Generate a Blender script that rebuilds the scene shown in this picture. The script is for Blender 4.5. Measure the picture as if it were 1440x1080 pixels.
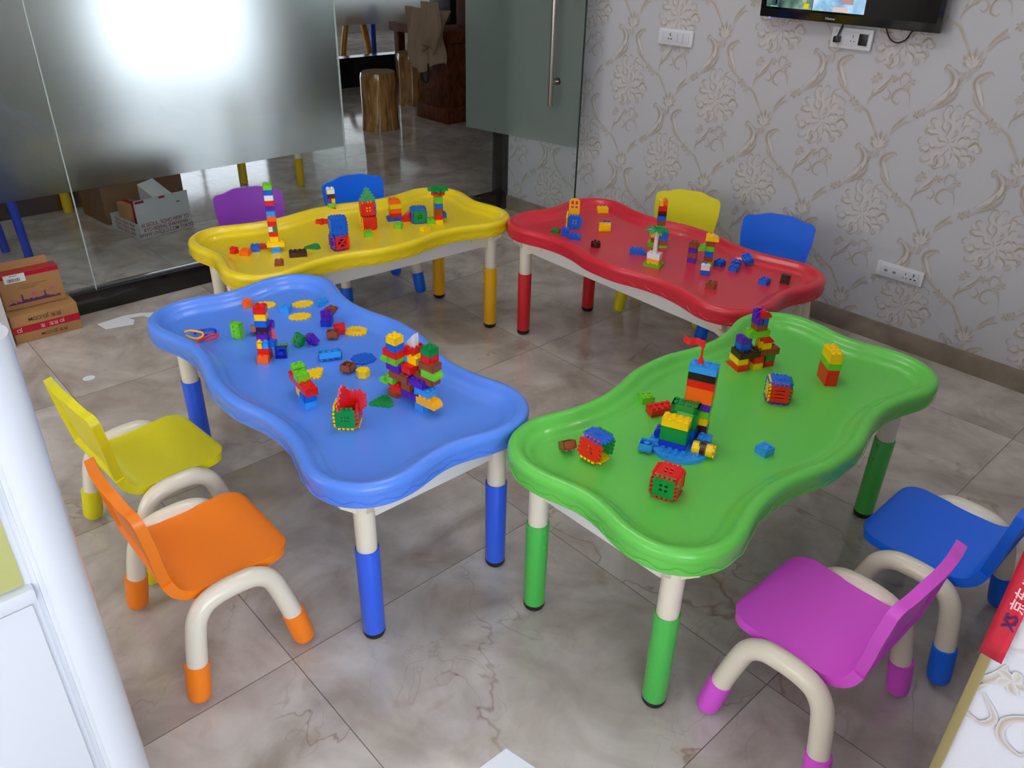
import bpy, bmesh, math, random
from mathutils import Vector, Matrix, Euler
random.seed(7)
for o in list(bpy.data.objects): bpy.data.objects.remove(o)
S = bpy.context.scene
COL = S.collection
PI = math.pi
R = math.radians

# ------------------------------------------------------------------ camera
cd = bpy.data.cameras.new('camera'); cam = bpy.data.objects.new('camera', cd); COL.objects.link(cam)
F_PX, PITCH, ROLL, YAW, CAM_H = 1118.6, 0.5208, 0.0257, R(46.8), 1.535
cd.sensor_fit = 'HORIZONTAL'; cd.sensor_width = 36.0; cd.lens = F_PX/1440*36.0
cd.clip_start = 0.02; cd.clip_end = 100
cam.matrix_world = (Matrix.Translation((0, 0, CAM_H)) @ Matrix.Rotation(YAW, 4, 'Z')
                    @ Matrix.Rotation(PI/2 - PITCH, 4, 'X') @ Matrix.Rotation(-ROLL*-1, 4, 'Z'))
S.camera = cam

# ------------------------------------------------------------------ exposure, world
S.view_settings.view_transform = 'Standard'
S.view_settings.look = 'None'
S.view_settings.gamma = 1.0
S.view_settings.use_curve_mapping = False
S.view_settings.exposure = 0.33
w = bpy.data.worlds.new('daylight'); S.world = w; w.use_nodes = True
w.node_tree.nodes['Background'].inputs[0].default_value = (0.9, 0.95, 1.0, 1)
w.node_tree.nodes['Background'].inputs[1].default_value = 1.0

WINDOW_E = 6.0      # daylight behind the camera
LAMP_E = 60.0       # ceiling downlights
PANEL_E = 5.0       # ceiling panel lamps
FARWIN_E = 2.6      # bright window beyond the glass

# ------------------------------------------------------------------ helpers
def lin(c):
    r = []
    for v in c[:3]:
        v = v/255.0
        r.append(v/12.92 if v <= 0.04045 else ((v+0.055)/1.055)**2.4)
    return (r[0], r[1], r[2], 1.0)

MATS = {}
def pmat(name, col, rough=0.4, metal=0.0, spec=0.5, coat=0.0, bump=0.0, bscale=60, trans=0.0, vary=0.0):
    if name in MATS: return MATS[name]
    m = bpy.data.materials.new(name); m.use_nodes = True
    nt = m.node_tree; b = nt.nodes['Principled BSDF']
    b.inputs['Base Color'].default_value = lin(col)
    b.inputs['Roughness'].default_value = rough
    b.inputs['Metallic'].default_value = metal
    b.inputs['Specular IOR Level'].default_value = spec
    b.inputs['Coat Weight'].default_value = coat
    b.inputs['Coat Roughness'].default_value = 0.12
    tc = nt.nodes.new('ShaderNodeTexCoord')
    nz = nt.nodes.new('ShaderNodeTexNoise'); nz.inputs['Scale'].default_value = bscale; nz.inputs['Detail'].default_value = 3
    nt.links.new(tc.outputs['Object'], nz.inputs['Vector'])
    if bump > 0:
        bp = nt.nodes.new('ShaderNodeBump'); bp.inputs['Strength'].default_value = bump; bp.inputs['Distance'].default_value = 0.002
        nt.links.new(nz.outputs['Fac'], bp.inputs['Height']); nt.links.new(bp.outputs['Normal'], b.inputs['Normal'])
    if vary > 0:
        mx = nt.nodes.new('ShaderNodeMix'); mx.data_type = 'RGBA'
        n2 = nt.nodes.new('ShaderNodeTexNoise'); n2.inputs['Scale'].default_value = 6; n2.inputs['Detail'].default_value = 5
        nt.links.new(tc.outputs['Object'], n2.inputs['Vector'])
        c = lin(col)
        mx.inputs[6].default_value = tuple(v*(1-vary) for v in c[:3]) + (1,)
        mx.inputs[7].default_value = tuple(min(1, v*(1+vary)) for v in c[:3]) + (1,)
        nt.links.new(n2.outputs['Fac'], mx.inputs[0]); nt.links.new(mx.outputs[2], b.inputs['Base Color'])
    MATS[name] = m
    return m

def emat(name, col, e):
    if name in MATS: return MATS[name]
    m = bpy.data.materials.new(name); m.use_nodes = True; nt = m.node_tree
    for n in list(nt.nodes): nt.nodes.remove(n)
    out = nt.nodes.new('ShaderNodeOutputMaterial'); em = nt.nodes.new('ShaderNodeEmission')
    em.inputs[0].default_value = lin(col); em.inputs[1].default_value = e
    nt.links.new(em.outputs[0], out.inputs[0]); MATS[name] = m
    return m

def link(name, me, mat=None, parent=None, smooth=None):
    o = bpy.data.objects.new(name, me); COL.objects.link(o)
    if mat is not None:
        if not me.materials: me.materials.append(mat)
        elif me.materials[0] != mat:
            o.material_slots[0].link = 'OBJECT'; o.material_slots[0].material = mat
    if parent is not None: o.parent = parent
    return o

def bm_mesh(bm, name, smooth_angle=40):
    me = bpy.data.meshes.new(name)
    bmesh.ops.recalc_face_normals(bm, faces=bm.faces)
    bm.to_mesh(me); bm.free()
    if smooth_angle:
        for p in me.polygons: p.use_smooth = True
        me.set_sharp_from_angle(angle=R(smooth_angle))
    return me

def obj(name, bm, mat=None, parent=None, smooth_angle=40):
    return link(name, bm_mesh(bm, name, smooth_angle), mat, parent)

def tag(o, label=None, cat=None, group=None, kind=None):
    if label: o['label'] = label
    if cat: o['category'] = cat
    if group: o['group'] = group
    if kind: o['kind'] = kind
    return o

def empty(name, loc=(0, 0, 0), rz=0.0, label=None, cat=None, group=None, rot=None):
    o = bpy.data.objects.new(name, None); COL.objects.link(o)
    o.empty_display_size = 0.05
    o.location = loc
    o.rotation_euler = rot if rot else (0, 0, rz)
    tag(o, label, cat, group)
    return o

def add_box(bm, size, loc=(0, 0, 0), rot=None, bevel=0.0, mat_index=0):
    g = bmesh.ops.create_cube(bm, size=1.0)
    vs = g['verts']
    M = Matrix.Translation(loc) @ (Euler(rot).to_matrix().to_4x4() if rot else Matrix.Identity(4)) @ Matrix.Diagonal((size[0], size[1], size[2], 1))
    bmesh.ops.transform(bm, matrix=M, verts=vs)
    fs = list({f for v in vs for f in v.link_faces})
    for f in fs: f.material_index = mat_index
    if bevel > 0:
        es = list({e for v in vs for e in v.link_edges})
        bmesh.ops.bevel(bm, geom=es, offset=bevel, segments=2, affect='EDGES', profile=0.6)

def add_cyl(bm, r, h, loc=(0, 0, 0), axis='Z', seg=24, r2=None, rot=None, mat_index=0):
    g = bmesh.ops.create_cone(bm, cap_ends=True, segments=seg, radius1=r, radius2=r if r2 is None else r2, depth=h)
    M = Matrix.Identity(4)
    if axis == 'X': M = Matrix.Rotation(PI/2, 4, 'Y')
    if axis == 'Y': M = Matrix.Rotation(-PI/2, 4, 'X')
    if rot: M = Euler(rot).to_matrix().to_4x4()
    bmesh.ops.transform(bm, matrix=Matrix.Translation(loc) @ M, verts=g['verts'])
    for f in {f for v in g['verts'] for f in v.link_faces}: f.material_index = mat_index

def catmull(pts, n=8, closed=False):
    P = [Vector(p) for p in pts]; out = []
    N = len(P)
    rng = range(N) if closed else range(N-1)
    for i in rng:
        if closed: a, b, c, d = P[(i-1) % N], P[i], P[(i+1) % N], P[(i+2) % N]
        else: a, b, c, d = P[max(i-1, 0)], P[i], P[i+1], P[min(i+2, N-1)]
        for k in range(n):
            t = k/n
            out.append(0.5*((2*b)+(c-a)*t+(2*a-5*b+4*c-d)*t*t+(3*b-a-3*c+d)*t**3))
    if not closed: out.append(P[-1])
    return out

def add_tube(bm, pts, r, seg=16, closed=False, caps=True, mat_index=0, flat=1.0):
    P = [Vector(p) for p in pts]; n = len(P)
    rs = r if isinstance(r, (list, tuple)) else [r]*n
    rings = []; up = None
    for i in range(n):
        if closed: t = P[(i+1) % n]-P[(i-1) % n]
        else: t = P[min(i+1, n-1)]-P[max(i-1, 0)]
        t.normalize()
        if up is None:
            up = Vector((0, 0, 1)) if abs(t.z) < 0.9 else Vector((1, 0, 0))
        side = t.cross(up).normalized(); up = side.cross(t).normalized()
        rings.append([bm.verts.new(P[i]+side*math.cos(a)*rs[i]+up*math.sin(a)*rs[i]*flat) for a in [2*PI*k/seg for k in range(seg)]])
    for i in range(n if closed else n-1):
        A, B = rings[i], rings[(i+1) % n]
        for k in range(seg):
            f = bm.faces.new((A[k], A[(k+1) % seg], B[(k+1) % seg], B[k])); f.material_index = mat_index
    if caps and not closed:
        bm.faces.new(rings[0][::-1]).material_index = mat_index
        bm.faces.new(rings[-1]).material_index = mat_index

def tube(name, pts, r, mat, parent=None, seg=16, closed=False):
    bm = bmesh.new(); add_tube(bm, pts, r, seg, closed); return obj(name, bm, mat, parent)

def box(name, size, loc, mat, parent=None, bevel=0.0, rot=None):
    bm = bmesh.new(); add_box(bm, size, (0, 0, 0), None, bevel); o = obj(name, bm, mat, parent, 30)
    o.location = loc
    if rot: o.rotation_euler = rot
    return o

def box2(name, lo, hi, mat, parent=None, bevel=0.0):
    c = [(a+b)/2 for a, b in zip(lo, hi)]; s = [abs(b-a) for a, b in zip(lo, hi)]
    return box(name, s, c, mat, parent, bevel)

def add_prism(bm, pts, z0, z1, mat_index=0, M=None):
    a = [bm.verts.new((p[0], p[1], z0)) for p in pts]; b = [bm.verts.new((p[0], p[1], z1)) for p in pts]
    fs = [bm.faces.new(a[::-1]), bm.faces.new(b)]
    n = len(pts)
    for i in range(n): fs.append(bm.faces.new((a[i], a[(i+1) % n], b[(i+1) % n], b[i])))
    for f in fs: f.material_index = mat_index
    if M is not None: bmesh.ops.transform(bm, matrix=M, verts=a+b)

def holed_mesh(name, outer, holes, thick, bevel=0.0006):
    """flat plate with holes, lying in XY, centred on z=0 (curve filled, then made a mesh)"""
    cu = bpy.data.curves.new(name, 'CURVE'); cu.dimensions = '2D'; cu.fill_mode = 'BOTH'
    cu.extrude = thick/2-bevel; cu.bevel_depth = bevel; cu.bevel_resolution = 1
    for loop in [outer]+list(holes):
        sp = cu.splines.new('POLY'); sp.points.add(len(loop)-1); sp.use_cyclic_u = True
        for i, p in enumerate(loop): sp.points[i].co = (p[0], p[1], 0, 1)
    t = bpy.data.objects.new(name, cu); COL.objects.link(t)
    dg = bpy.context.evaluated_depsgraph_get(); dg.update()
    me = bpy.data.meshes.new_from_object(t.evaluated_get(dg))
    bpy.data.objects.remove(t); bpy.data.curves.remove(cu)
    me.name = name
    for p in me.polygons: p.use_smooth = False
    return me

def rect(cx, cy, w_, h_): return [(cx-w_/2, cy-h_/2), (cx+w_/2, cy-h_/2), (cx+w_/2, cy+h_/2), (cx-w_/2, cy+h_/2)]

def text(name, s, size, mat, parent, M, extrude=0.0002, align='CENTER', sx=1.0):
    cu = bpy.data.curves.new(name, 'FONT'); cu.body = s; cu.size = size; cu.extrude = extrude
    cu.align_x = align; cu.align_y = 'CENTER'; cu.offset = size*0.012
    t = bpy.data.objects.new(name, cu); COL.objects.link(t)
    dg = bpy.context.evaluated_depsgraph_get(); dg.update()
    me = bpy.data.meshes.new_from_object(t.evaluated_get(dg))
    bpy.data.objects.remove(t); bpy.data.curves.remove(cu)
    me.materials.clear()
    o = link(name, me, mat, parent)
    o.matrix_local = M @ Matrix.Diagonal((sx, 1, 1, 1))
    return o

def frameM(origin, xdir, ydir):
    x = Vector(xdir).normalized(); y = Vector(ydir).normalized(); z = x.cross(y)
    M = Matrix((x, y, z)).transposed().to_4x4(); M.translation = Vector(origin); return M

# ------------------------------------------------------------------ setting materials
def floor_mat():
    m = bpy.data.materials.new('polished marble tile'); m.use_nodes = True; nt = m.node_tree; b = nt.nodes['Principled BSDF']
    N = nt.nodes.new; L = nt.links.new
    tc = N('ShaderNodeTexCoord'); sep = N('ShaderNodeSeparateXYZ'); L(tc.outputs['Object'], sep.inputs[0])
    def math_(op, a, b_=None, c=None):
        n = N('ShaderNodeMath'); n.operation = op
        for i, v in enumerate((a, b_, c)):
            if v is None: continue
            if isinstance(v, (int, float)): n.inputs[i].default_value = v
            else: L(v, n.inputs[i])
        return n.outputs[0]
    def tile(v, off, size):
        t = math_('DIVIDE', math_('SUBTRACT', v, off), size)
        fl = math_('FLOOR', t); fr = math_('SUBTRACT', t, fl)
        e = math_('MINIMUM', fr, math_('SUBTRACT', 1.0, fr))
        return fl, math_('MULTIPLY', e, size)
    fx, ex = tile(sep.outputs[0], -1.3115, 0.8); fy, ey = tile(sep.outputs[1], 0.533, 0.797)
    edge = math_('MINIMUM', ex, ey)
    g = N('ShaderNodeMapRange'); g.inputs[1].default_value = 0.0005; g.inputs[2].default_value = 0.0016; L(edge, g.inputs[0])
    # a different slab of stone for every tile
    cb = N('ShaderNodeCombineXYZ'); L(math_('MULTIPLY', fx, 3.7), cb.inputs[0]); L(math_('MULTIPLY', fy, 5.3), cb.inputs[1])
    L(math_('MULTIPLY', math_('ADD', fx, math_('MULTIPLY', fy, 2.0)), 1.9), cb.inputs[2])
    ad = N('ShaderNodeVectorMath'); ad.operation = 'ADD'; L(tc.outputs['Object'], ad.inputs[0]); L(cb.outputs[0], ad.inputs[1])
    def noise(scale, det=6, dist=0.0, rough=0.55):
        n = N('ShaderNodeTexNoise'); n.inputs['Scale'].default_value = scale; n.inputs['Detail'].default_value = det
        n.inputs['Distortion'].default_value = dist; n.inputs['Roughness'].default_value = rough
        L(ad.outputs[0], n.inputs['Vector']); return n.outputs['Fac']
    cloud = noise(3.2, 7, 1.0); cloud2 = noise(11, 6, 0.6)
    r1 = N('ShaderNodeValToRGB'); L(cloud, r1.inputs[0])
    r1.color_ramp.elements[0].position = 0.30; r1.color_ramp.elements[0].color = lin((158, 146, 135))
    r1.color_ramp.elements[1].position = 0.68; r1.color_ramp.elements[1].color = lin((206, 200, 194))
    e = r1.color_ramp.elements.new(0.5); e.color = lin((185, 176, 168))
    mx = N('ShaderNodeMix'); mx.data_type = 'RGBA'; mx.blend_type = 'OVERLAY'; mx.inputs[0].default_value = 0.22
    L(r1.outputs[0], mx.inputs[6]); L(cloud2, mx.inputs[7])
    # thin rust-brown veins
    def veins(scale, width, dist, det=3):
        n = noise(scale, det, dist, 0.5)
        d = math_('ABSOLUTE', math_('SUBTRACT', n, 0.5))
        mr = N('ShaderNodeMapRange'); mr.inputs[1].default_value = 0.0; mr.inputs[2].default_value = width
        mr.inputs[3].default_value = 1.0; mr.inputs[4].default_value = 0.0; L(d, mr.inputs[0]); return mr.outputs[0]
    gate = N('ShaderNodeMapRange'); gate.inputs[1].default_value = 0.44; gate.inputs[2].default_value = 0.62; L(noise(2.3, 3), gate.inputs[0])
    v1 = math_('MULTIPLY', veins(1.7, 0.0055, .55, 5), gate.outputs[0]); v2 = math_('MULTIPLY', veins(5.0, 0.009, 1.0), 0.22)
    vv = math_('MINIMUM', math_('ADD', math_('MULTIPLY', v1, 0.55), math_('MULTIPLY', v2, gate.outputs[0])), 1.0)
    mv = N('ShaderNodeMix'); mv.data_type = 'RGBA'; L(vv, mv.inputs[0]); L(mx.outputs[2], mv.inputs[6]); mv.inputs[7].default_value = lin((128, 96, 72))
    st = N('ShaderNodeMapRange'); st.inputs[1].default_value = 0.60; st.inputs[2].default_value = 0.8; st.inputs[4].default_value = 0.5; L(noise(6, 4, 1.0), st.inputs[0])
    ms = N('ShaderNodeMix'); ms.data_type = 'RGBA'; L(st.outputs[0], ms.inputs[0]); L(mv.outputs[2], ms.inputs[6]); ms.inputs[7].default_value = lin((150, 118, 92))
    mg = N('ShaderNodeMix'); mg.data_type = 'RGBA'; L(g.outputs[0], mg.inputs[0]); mg.inputs[6].default_value = lin((104, 97, 90)); L(ms.outputs[2], mg.inputs[7])
    L(mg.outputs[2], b.inputs['Base Color'])
    b.inputs['Roughness'].default_value = 0.09; b.inputs['Specular IOR Level'].default_value = 0.55
    bp = N('ShaderNodeBump'); bp.inputs['Strength'].default_value = 0.3; bp.inputs['Distance'].default_value = 0.001
    L(g.outputs[0], bp.inputs['Height']); L(bp.outputs['Normal'], b.inputs['Normal'])
    return m

def stone_mat(name, c0, c1, rough=0.25):
    m = pmat(name, c0, rough); nt = m.node_tree; b = nt.nodes['Principled BSDF']
    tc = nt.nodes.new('ShaderNodeTexCoord'); n = nt.nodes.new('ShaderNodeTexNoise'); n.inputs['Scale'].default_value = 4; n.inputs['Detail'].default_value = 8; n.inputs['Distortion'].default_value = 1.2
    r = nt.nodes.new('ShaderNodeValToRGB'); r.color_ramp.elements[0].color = lin(c0); r.color_ramp.elements[1].color = lin(c1)
    r.color_ramp.elements[0].position = .35; r.color_ramp.elements[1].position = .65
    nt.links.new(tc.outputs['Object'], n.inputs['Vector']); nt.links.new(n.outputs['Fac'], r.inputs[0]); nt.links.new(r.outputs[0], b.inputs['Base Color'])
    return m

def wood_mat(name, c0, c1, rough=0.35, axis_scale=(6, 6, 0.6), coat=0.3):
    m = pmat(name, c0, rough, coat=coat); nt = m.node_tree; b = nt.nodes['Principled BSDF']
    tc = nt.nodes.new('ShaderNodeTexCoord'); mp = nt.nodes.new('ShaderNodeMapping'); mp.inputs['Scale'].default_value = axis_scale
    n = nt.nodes.new('ShaderNodeTexNoise'); n.inputs['Scale'].default_value = 4; n.inputs['Detail'].default_value = 8; n.inputs['Distortion'].default_value = 2.0
    r = nt.nodes.new('ShaderNodeValToRGB'); r.color_ramp.elements[0].color = lin(c0); r.color_ramp.elements[1].color = lin(c1)
    r.color_ramp.elements[0].position = .32; r.color_ramp.elements[1].position = .68
    nt.links.new(tc.outputs['Object'], mp.inputs[0]); nt.links.new(mp.outputs[0], n.inputs['Vector'])
    nt.links.new(n.outputs['Fac'], r.inputs[0]); nt.links.new(r.outputs[0], b.inputs['Base Color'])
    return m

def glass_mat():
    m = bpy.data.materials.new('clear tempered glass'); m.use_nodes = True; nt = m.node_tree
    for n in list(nt.nodes): nt.nodes.remove(n)
    N = nt.nodes.new; L = nt.links.new
    out = N('ShaderNodeOutputMaterial'); mix = N('ShaderNodeMixShader'); tr = N('ShaderNodeBsdfTransparent'); gl = N('ShaderNodeBsdfGlossy')
    fr = N('ShaderNodeFresnel'); fr.inputs[0].default_value = 1.5
    tr.inputs[0].default_value = (0.965, 0.985, 0.978, 1); gl.inputs['Roughness'].default_value = 0.0
    ge = N('ShaderNodeNewGeometry'); iv = N('ShaderNodeMath'); iv.operation = 'SUBTRACT'; iv.inputs[0].default_value = 1.0; L(ge.outputs['Backfacing'], iv.inputs[1])
    mu = N('ShaderNodeMath'); mu.operation = 'MULTIPLY'; L(fr.outputs[0], mu.inputs[0]); L(iv.outputs[0], mu.inputs[1])
    L(mu.outputs[0], mix.inputs[0]); L(tr.outputs[0], mix.inputs[1]); L(gl.outputs[0], mix.inputs[2]); L(mix.outputs[0], out.inputs[0])
    return m
def frost_mat(name='frosted film', dcol=(100, 112, 106), dmix=.12, rough=.38):
    m = bpy.data.materials.new(name); m.use_nodes = True; nt = m.node_tree
    for n in list(nt.nodes): nt.nodes.remove(n)
    N = nt.nodes.new; L = nt.links.new
    out = N('ShaderNodeOutputMaterial'); mix = N('ShaderNodeMixShader'); rf = N('ShaderNodeBsdfRefraction'); df = N('ShaderNodeBsdfDiffuse')
    rf.inputs['Color'].default_value = (0.92, 0.94, 0.935, 1); rf.inputs['Roughness'].default_value = rough; rf.inputs['IOR'].default_value = 1.25
    df.inputs['Color'].default_value = lin(dcol); mix.inputs[0].default_value = dmix
    L(rf.outputs[0], mix.inputs[1]); L(df.outputs[0], mix.inputs[2]); L(mix.outputs[0], out.inputs[0])
    return m

M_FLOOR = floor_mat()
M_CEIL = pmat('white ceiling paint', (225, 225, 225), 0.8)
M_PLAIN = pmat('plain wall paint', (196, 190, 182), 0.8, bump=0.1)
M_SKIRT = stone_mat('beige stone skirting', (158, 147, 133), (128, 116, 102), 0.22)
M_BLACKMET = pmat('black polished frame', (14, 14, 15), 0.12, coat=0.5)
M_GLASS = glass_mat(); M_FROST = frost_mat(); M_FROSTD = frost_mat('frosted door film', (146, 158, 153), .36, .4)
M_STEEL = pmat('brushed steel', (190, 182, 175), 0.22, metal=1.0)
M_WHITEPLAST = pmat('white switch plastic', (222, 226, 232), 0.3)
M_DARKHOLE = pmat('black plastic', (12, 12, 12), 0.35)
M_CREAM = pmat('cream painted tube', (232, 224, 205), 0.28, coat=0.3)
M_RUBBER = pmat('black rubber', (16, 16, 18), 0.45)
M_CARD = pmat('brown cardboard', (168, 124, 76), 0.75, bump=0.15, vary=0.1)
M_CARDSHADE = pmat('shaded brown cardboard', (120, 86, 52), 0.8)  # cardboard with shade put into its colour, for the brown carton beyond the glass
M_REDTAPE = pmat('red packing tape', (176, 14, 44), 0.25, bump=0.5, bscale=30)
M_WHITEFURN = pmat('white lacquer', (212, 217, 224), 0.22, coat=0.3)

# ------------------------------------------------------------------ room shell
XG, YW = -3.66, 3.317          # glass partition plane, papered wall plane
XR = -0.093                     # corner of the right-hand wall
def struct(o): o['kind'] = 'structure'; return o
bm = bmesh.new(); add_box(bm, (15.2, 13.0, 0.1), (-5.2, 3.6, -0.05)); struct(obj('floor', bm, M_FLOOR))
bm = bmesh.new(); add_box(bm, (15.2, 13.0, 0.1), (-5.2, 3.6, 2.85)); struct(obj('ceiling', bm, M_CEIL))

# wallpaper: printed scroll and blossom ornament as thin relief ribbons in the wall's own mesh
PAPER = lin((196, 197, 204))
TAN = lin((163, 146, 122)); TAN2 = lin((178, 165, 146)); CREAMC = lin((214, 209, 202))
def mixc(a, b_, t): return tuple(a[i]*(1-t)+b_[i]*t for i in range(3))+(1,)
STROKES = []   # (points, width, colour, strength)
def st(pts, w_, col=TAN, s=1.0): STROKES.append((catmull([(p[0], p[1], 0) for p in pts], 5), w_, col, s))
def petal(cx, cy, ang, r0, r1, wid, bend, s):
    pts = []
    for k in range(5):
        t = k/4; rr = r0+(r1-r0)*t; a = ang+bend*math.sin(t*PI*0.85)
        pts.append((cx+rr*math.cos(a)*0.93, cy+rr*math.sin(a)*(1.22 if math.sin(a) > 0 else 1.0)))
    st(pts, wid, CREAMC, 0.8*s)
    off = [(p[0]+math.cos(ang+PI/2)*wid*0.32, p[1]+math.sin(ang+PI/2)*wid*0.32) for p in pts]
    st(off, wid*0.34, TAN, s)
rr = random.Random(3)
for k in range(9): petal(0.004, 0.0, 2*PI*k/9+.2, .008, .098, .056, .3, .55)
for (r0, r1, n, w_) in ((0.050, 0.118, 13, 0.024), (0.030, 0.088, 11, 0.022), (0.012, 0.060, 8, 0.018), (0.0, 0.032, 5, 0.013)):
    for k in range(n):
        a = 2*PI*k/n+rr.uniform(-.15, .15)
        if r1 > 0.1 and -2.2 < ((a+PI) % (2*PI))-PI < -0.9: continue
        petal(0.005, -0.005, a, r0, r1*rr.uniform(.85, 1.08), w_*rr.uniform(.8, 1.15), rr.choice((-.5, .5, .35)), rr.uniform(.55, 1.0))
for k in range(16):            # small curls on the blossom's rim
    a = 2*PI*k/16+rr.uniform(-.1, .1); rad = rr.uniform(.085, .118); cx, cy = rad*math.cos(a)*.95, rad*math.sin(a)*1.08
    q = [(cx+0.013*math.cos(a+b_), cy+0.013*math.sin(a+b_)) for b_ in (-1.8, -.9, 0, .9, 1.8)]
    st(q, 0.006, TAN, rr.uniform(.5, .9))
def fl(cx, cy, s=1.0):         # small sprig of florets
    for k in range(5):
        a = 2*PI*k/5+cx*9; st([(cx, cy), (cx+.009*math.cos(a), cy+.009*math.sin(a)), (cx+.017*math.cos(a+.3), cy+.017*math.sin(a+.3))], 0.008, TAN2 if k % 2 else TAN, s)
# long acanthus leaves
st([(0.154, -0.215), (0.186, -0.192), (0.217, -0.168), (0.233, -0.138), (0.238, -0.107), (0.224, -0.084), (0.202, -0.071)], 0.010, TAN, 1)
st([(0.154, -0.213), (0.194, -0.172), (0.214, -0.138), (0.214, -0.108), (0.197, -0.085), (0.18, -0.076)], 0.013, TAN, .9)
st([(0.160, -0.210), (0.205, -0.168), (0.226, -0.135), (0.226, -0.108)], 0.012, CREAMC, .9)
st([(0.202, -0.071), (0.185, -0.064), (0.178, -0.078), (0.186, -0.092)], 0.007, TAN, .8)
st([(0.352, -0.215), (0.322, -0.17), (0.296, -0.13), (0.292, -0.105), (0.308, -0.085), (0.339, -0.072), (0.352, -0.084)], 0.011, TAN, .9)
st([(0.352, -0.215), (0.332, -0.16), (0.308, -0.12), (0.322, -0.092), (0.345, -0.078)], 0.012, TAN2, .9)
st([(0.345, -0.19), (0.318, -0.145), (0.304, -0.112)], 0.010, CREAMC, .9)
# stems below the blossom
st([(-0.078, -0.221), (-0.069, -0.191), (-0.042, -0.172), (-0.018, -0.145), (-0.01, -0.116)], 0.009, TAN, 1)
st([(-0.070, -0.195), (-0.040, -0.160), (-0.025, -0.135)], 0.008, CREAMC, .8)
st([(0.083, -0.225), (0.069, -0.181), (0.037, -0.168), (0.012, -0.189), (0.013, -0.216), (0.035, -0.226), (0.043, -0.212)], 0.0065, TAN, .9)
st([(0.035, -0.161), (0.024, -0.136), (0.033, -0.112), (0.06, -0.121), (0.052, -0.135)], 0.006, TAN, .8)
st([(-0.02, -0.17), (0.0, -0.195), (-0.01, -0.215), (-0.03, -0.208)], 0.006, TAN, .8)
fl(-0.062, -0.135, .8); fl(0.07, -0.14, .7); fl(0.0, -0.135, .8); fl(-0.075, -0.15, .6); fl(0.055, -0.16, .6)
# stems joining blossoms and tulips
st([(0.035, 0.197), (0.043, 0.166), (0.067, 0.14), (0.101, 0.116), (0.122, 0.103)], 0.010, TAN2, .9)
st([(0.122, 0.103), (0.154, 0.083), (0.19, 0.064), (0.211, 0.035), (0.232, 0.005), (0.242, -0.018)], 0.009, TAN2, 1)
st([(0.184, 0.088), (0.186, 0.113), (0.207, 0.136), (0.232, 0.155), (0.246, 0.181)], 0.007, TAN, .9)
fl(0.118, 0.098, .9); fl(0.135, 0.085, .7); fl(0.15, 0.07, .5)
st([(-0.11, 0.103), (-0.081, 0.124), (-0.054, 0.155), (-0.047, 0.19)], 0.010, TAN, .9)
st([(-0.11, 0.103), (-0.058, 0.132), (-0.027, 0.165), (-0.02, 0.200)], 0.008, TAN, .9)
st([(-0.228, -0.007), (-0.219, 0.022), (-0.199, 0.051), (-0.179, 0.076)], 0.011, TAN, .9)
st([(-0.228, -0.007), (-0.205, 0.03), (-0.178, 0.05), (-0.165, 0.045)], 0.008, TAN2, .9)
fl(-0.145, 0.083, .9); fl(-0.125, 0.095, .7)
# tulip
tx, ty = 0.265, -0.045
for a, ln in ((1.57, .05), (1.0, .05), (2.15, .05), (.45, .045), (2.7, .045), (-.2, .035), (3.35, .035)):
    st([(tx, ty-.02), (tx+ln*.5*math.cos(a), ty-.01+ln*.45*math.sin(a)), (tx+ln*math.cos(a*.9+.15), ty+ln*math.sin(a))], 0.013, TAN if int(a*10) % 2 else TAN2, .9)
    st([(tx, ty-.02), (tx+ln*.6*math.cos(a+.12), ty+ln*.5*math.sin(a+.12))], 0.007, CREAMC, .9)
st([(tx, ty-.02), (tx+.004, ty-.045), (tx-.004, ty-.065)], 0.010, TAN2, .9)
fl(tx-.02, ty-.05, .6)

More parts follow.
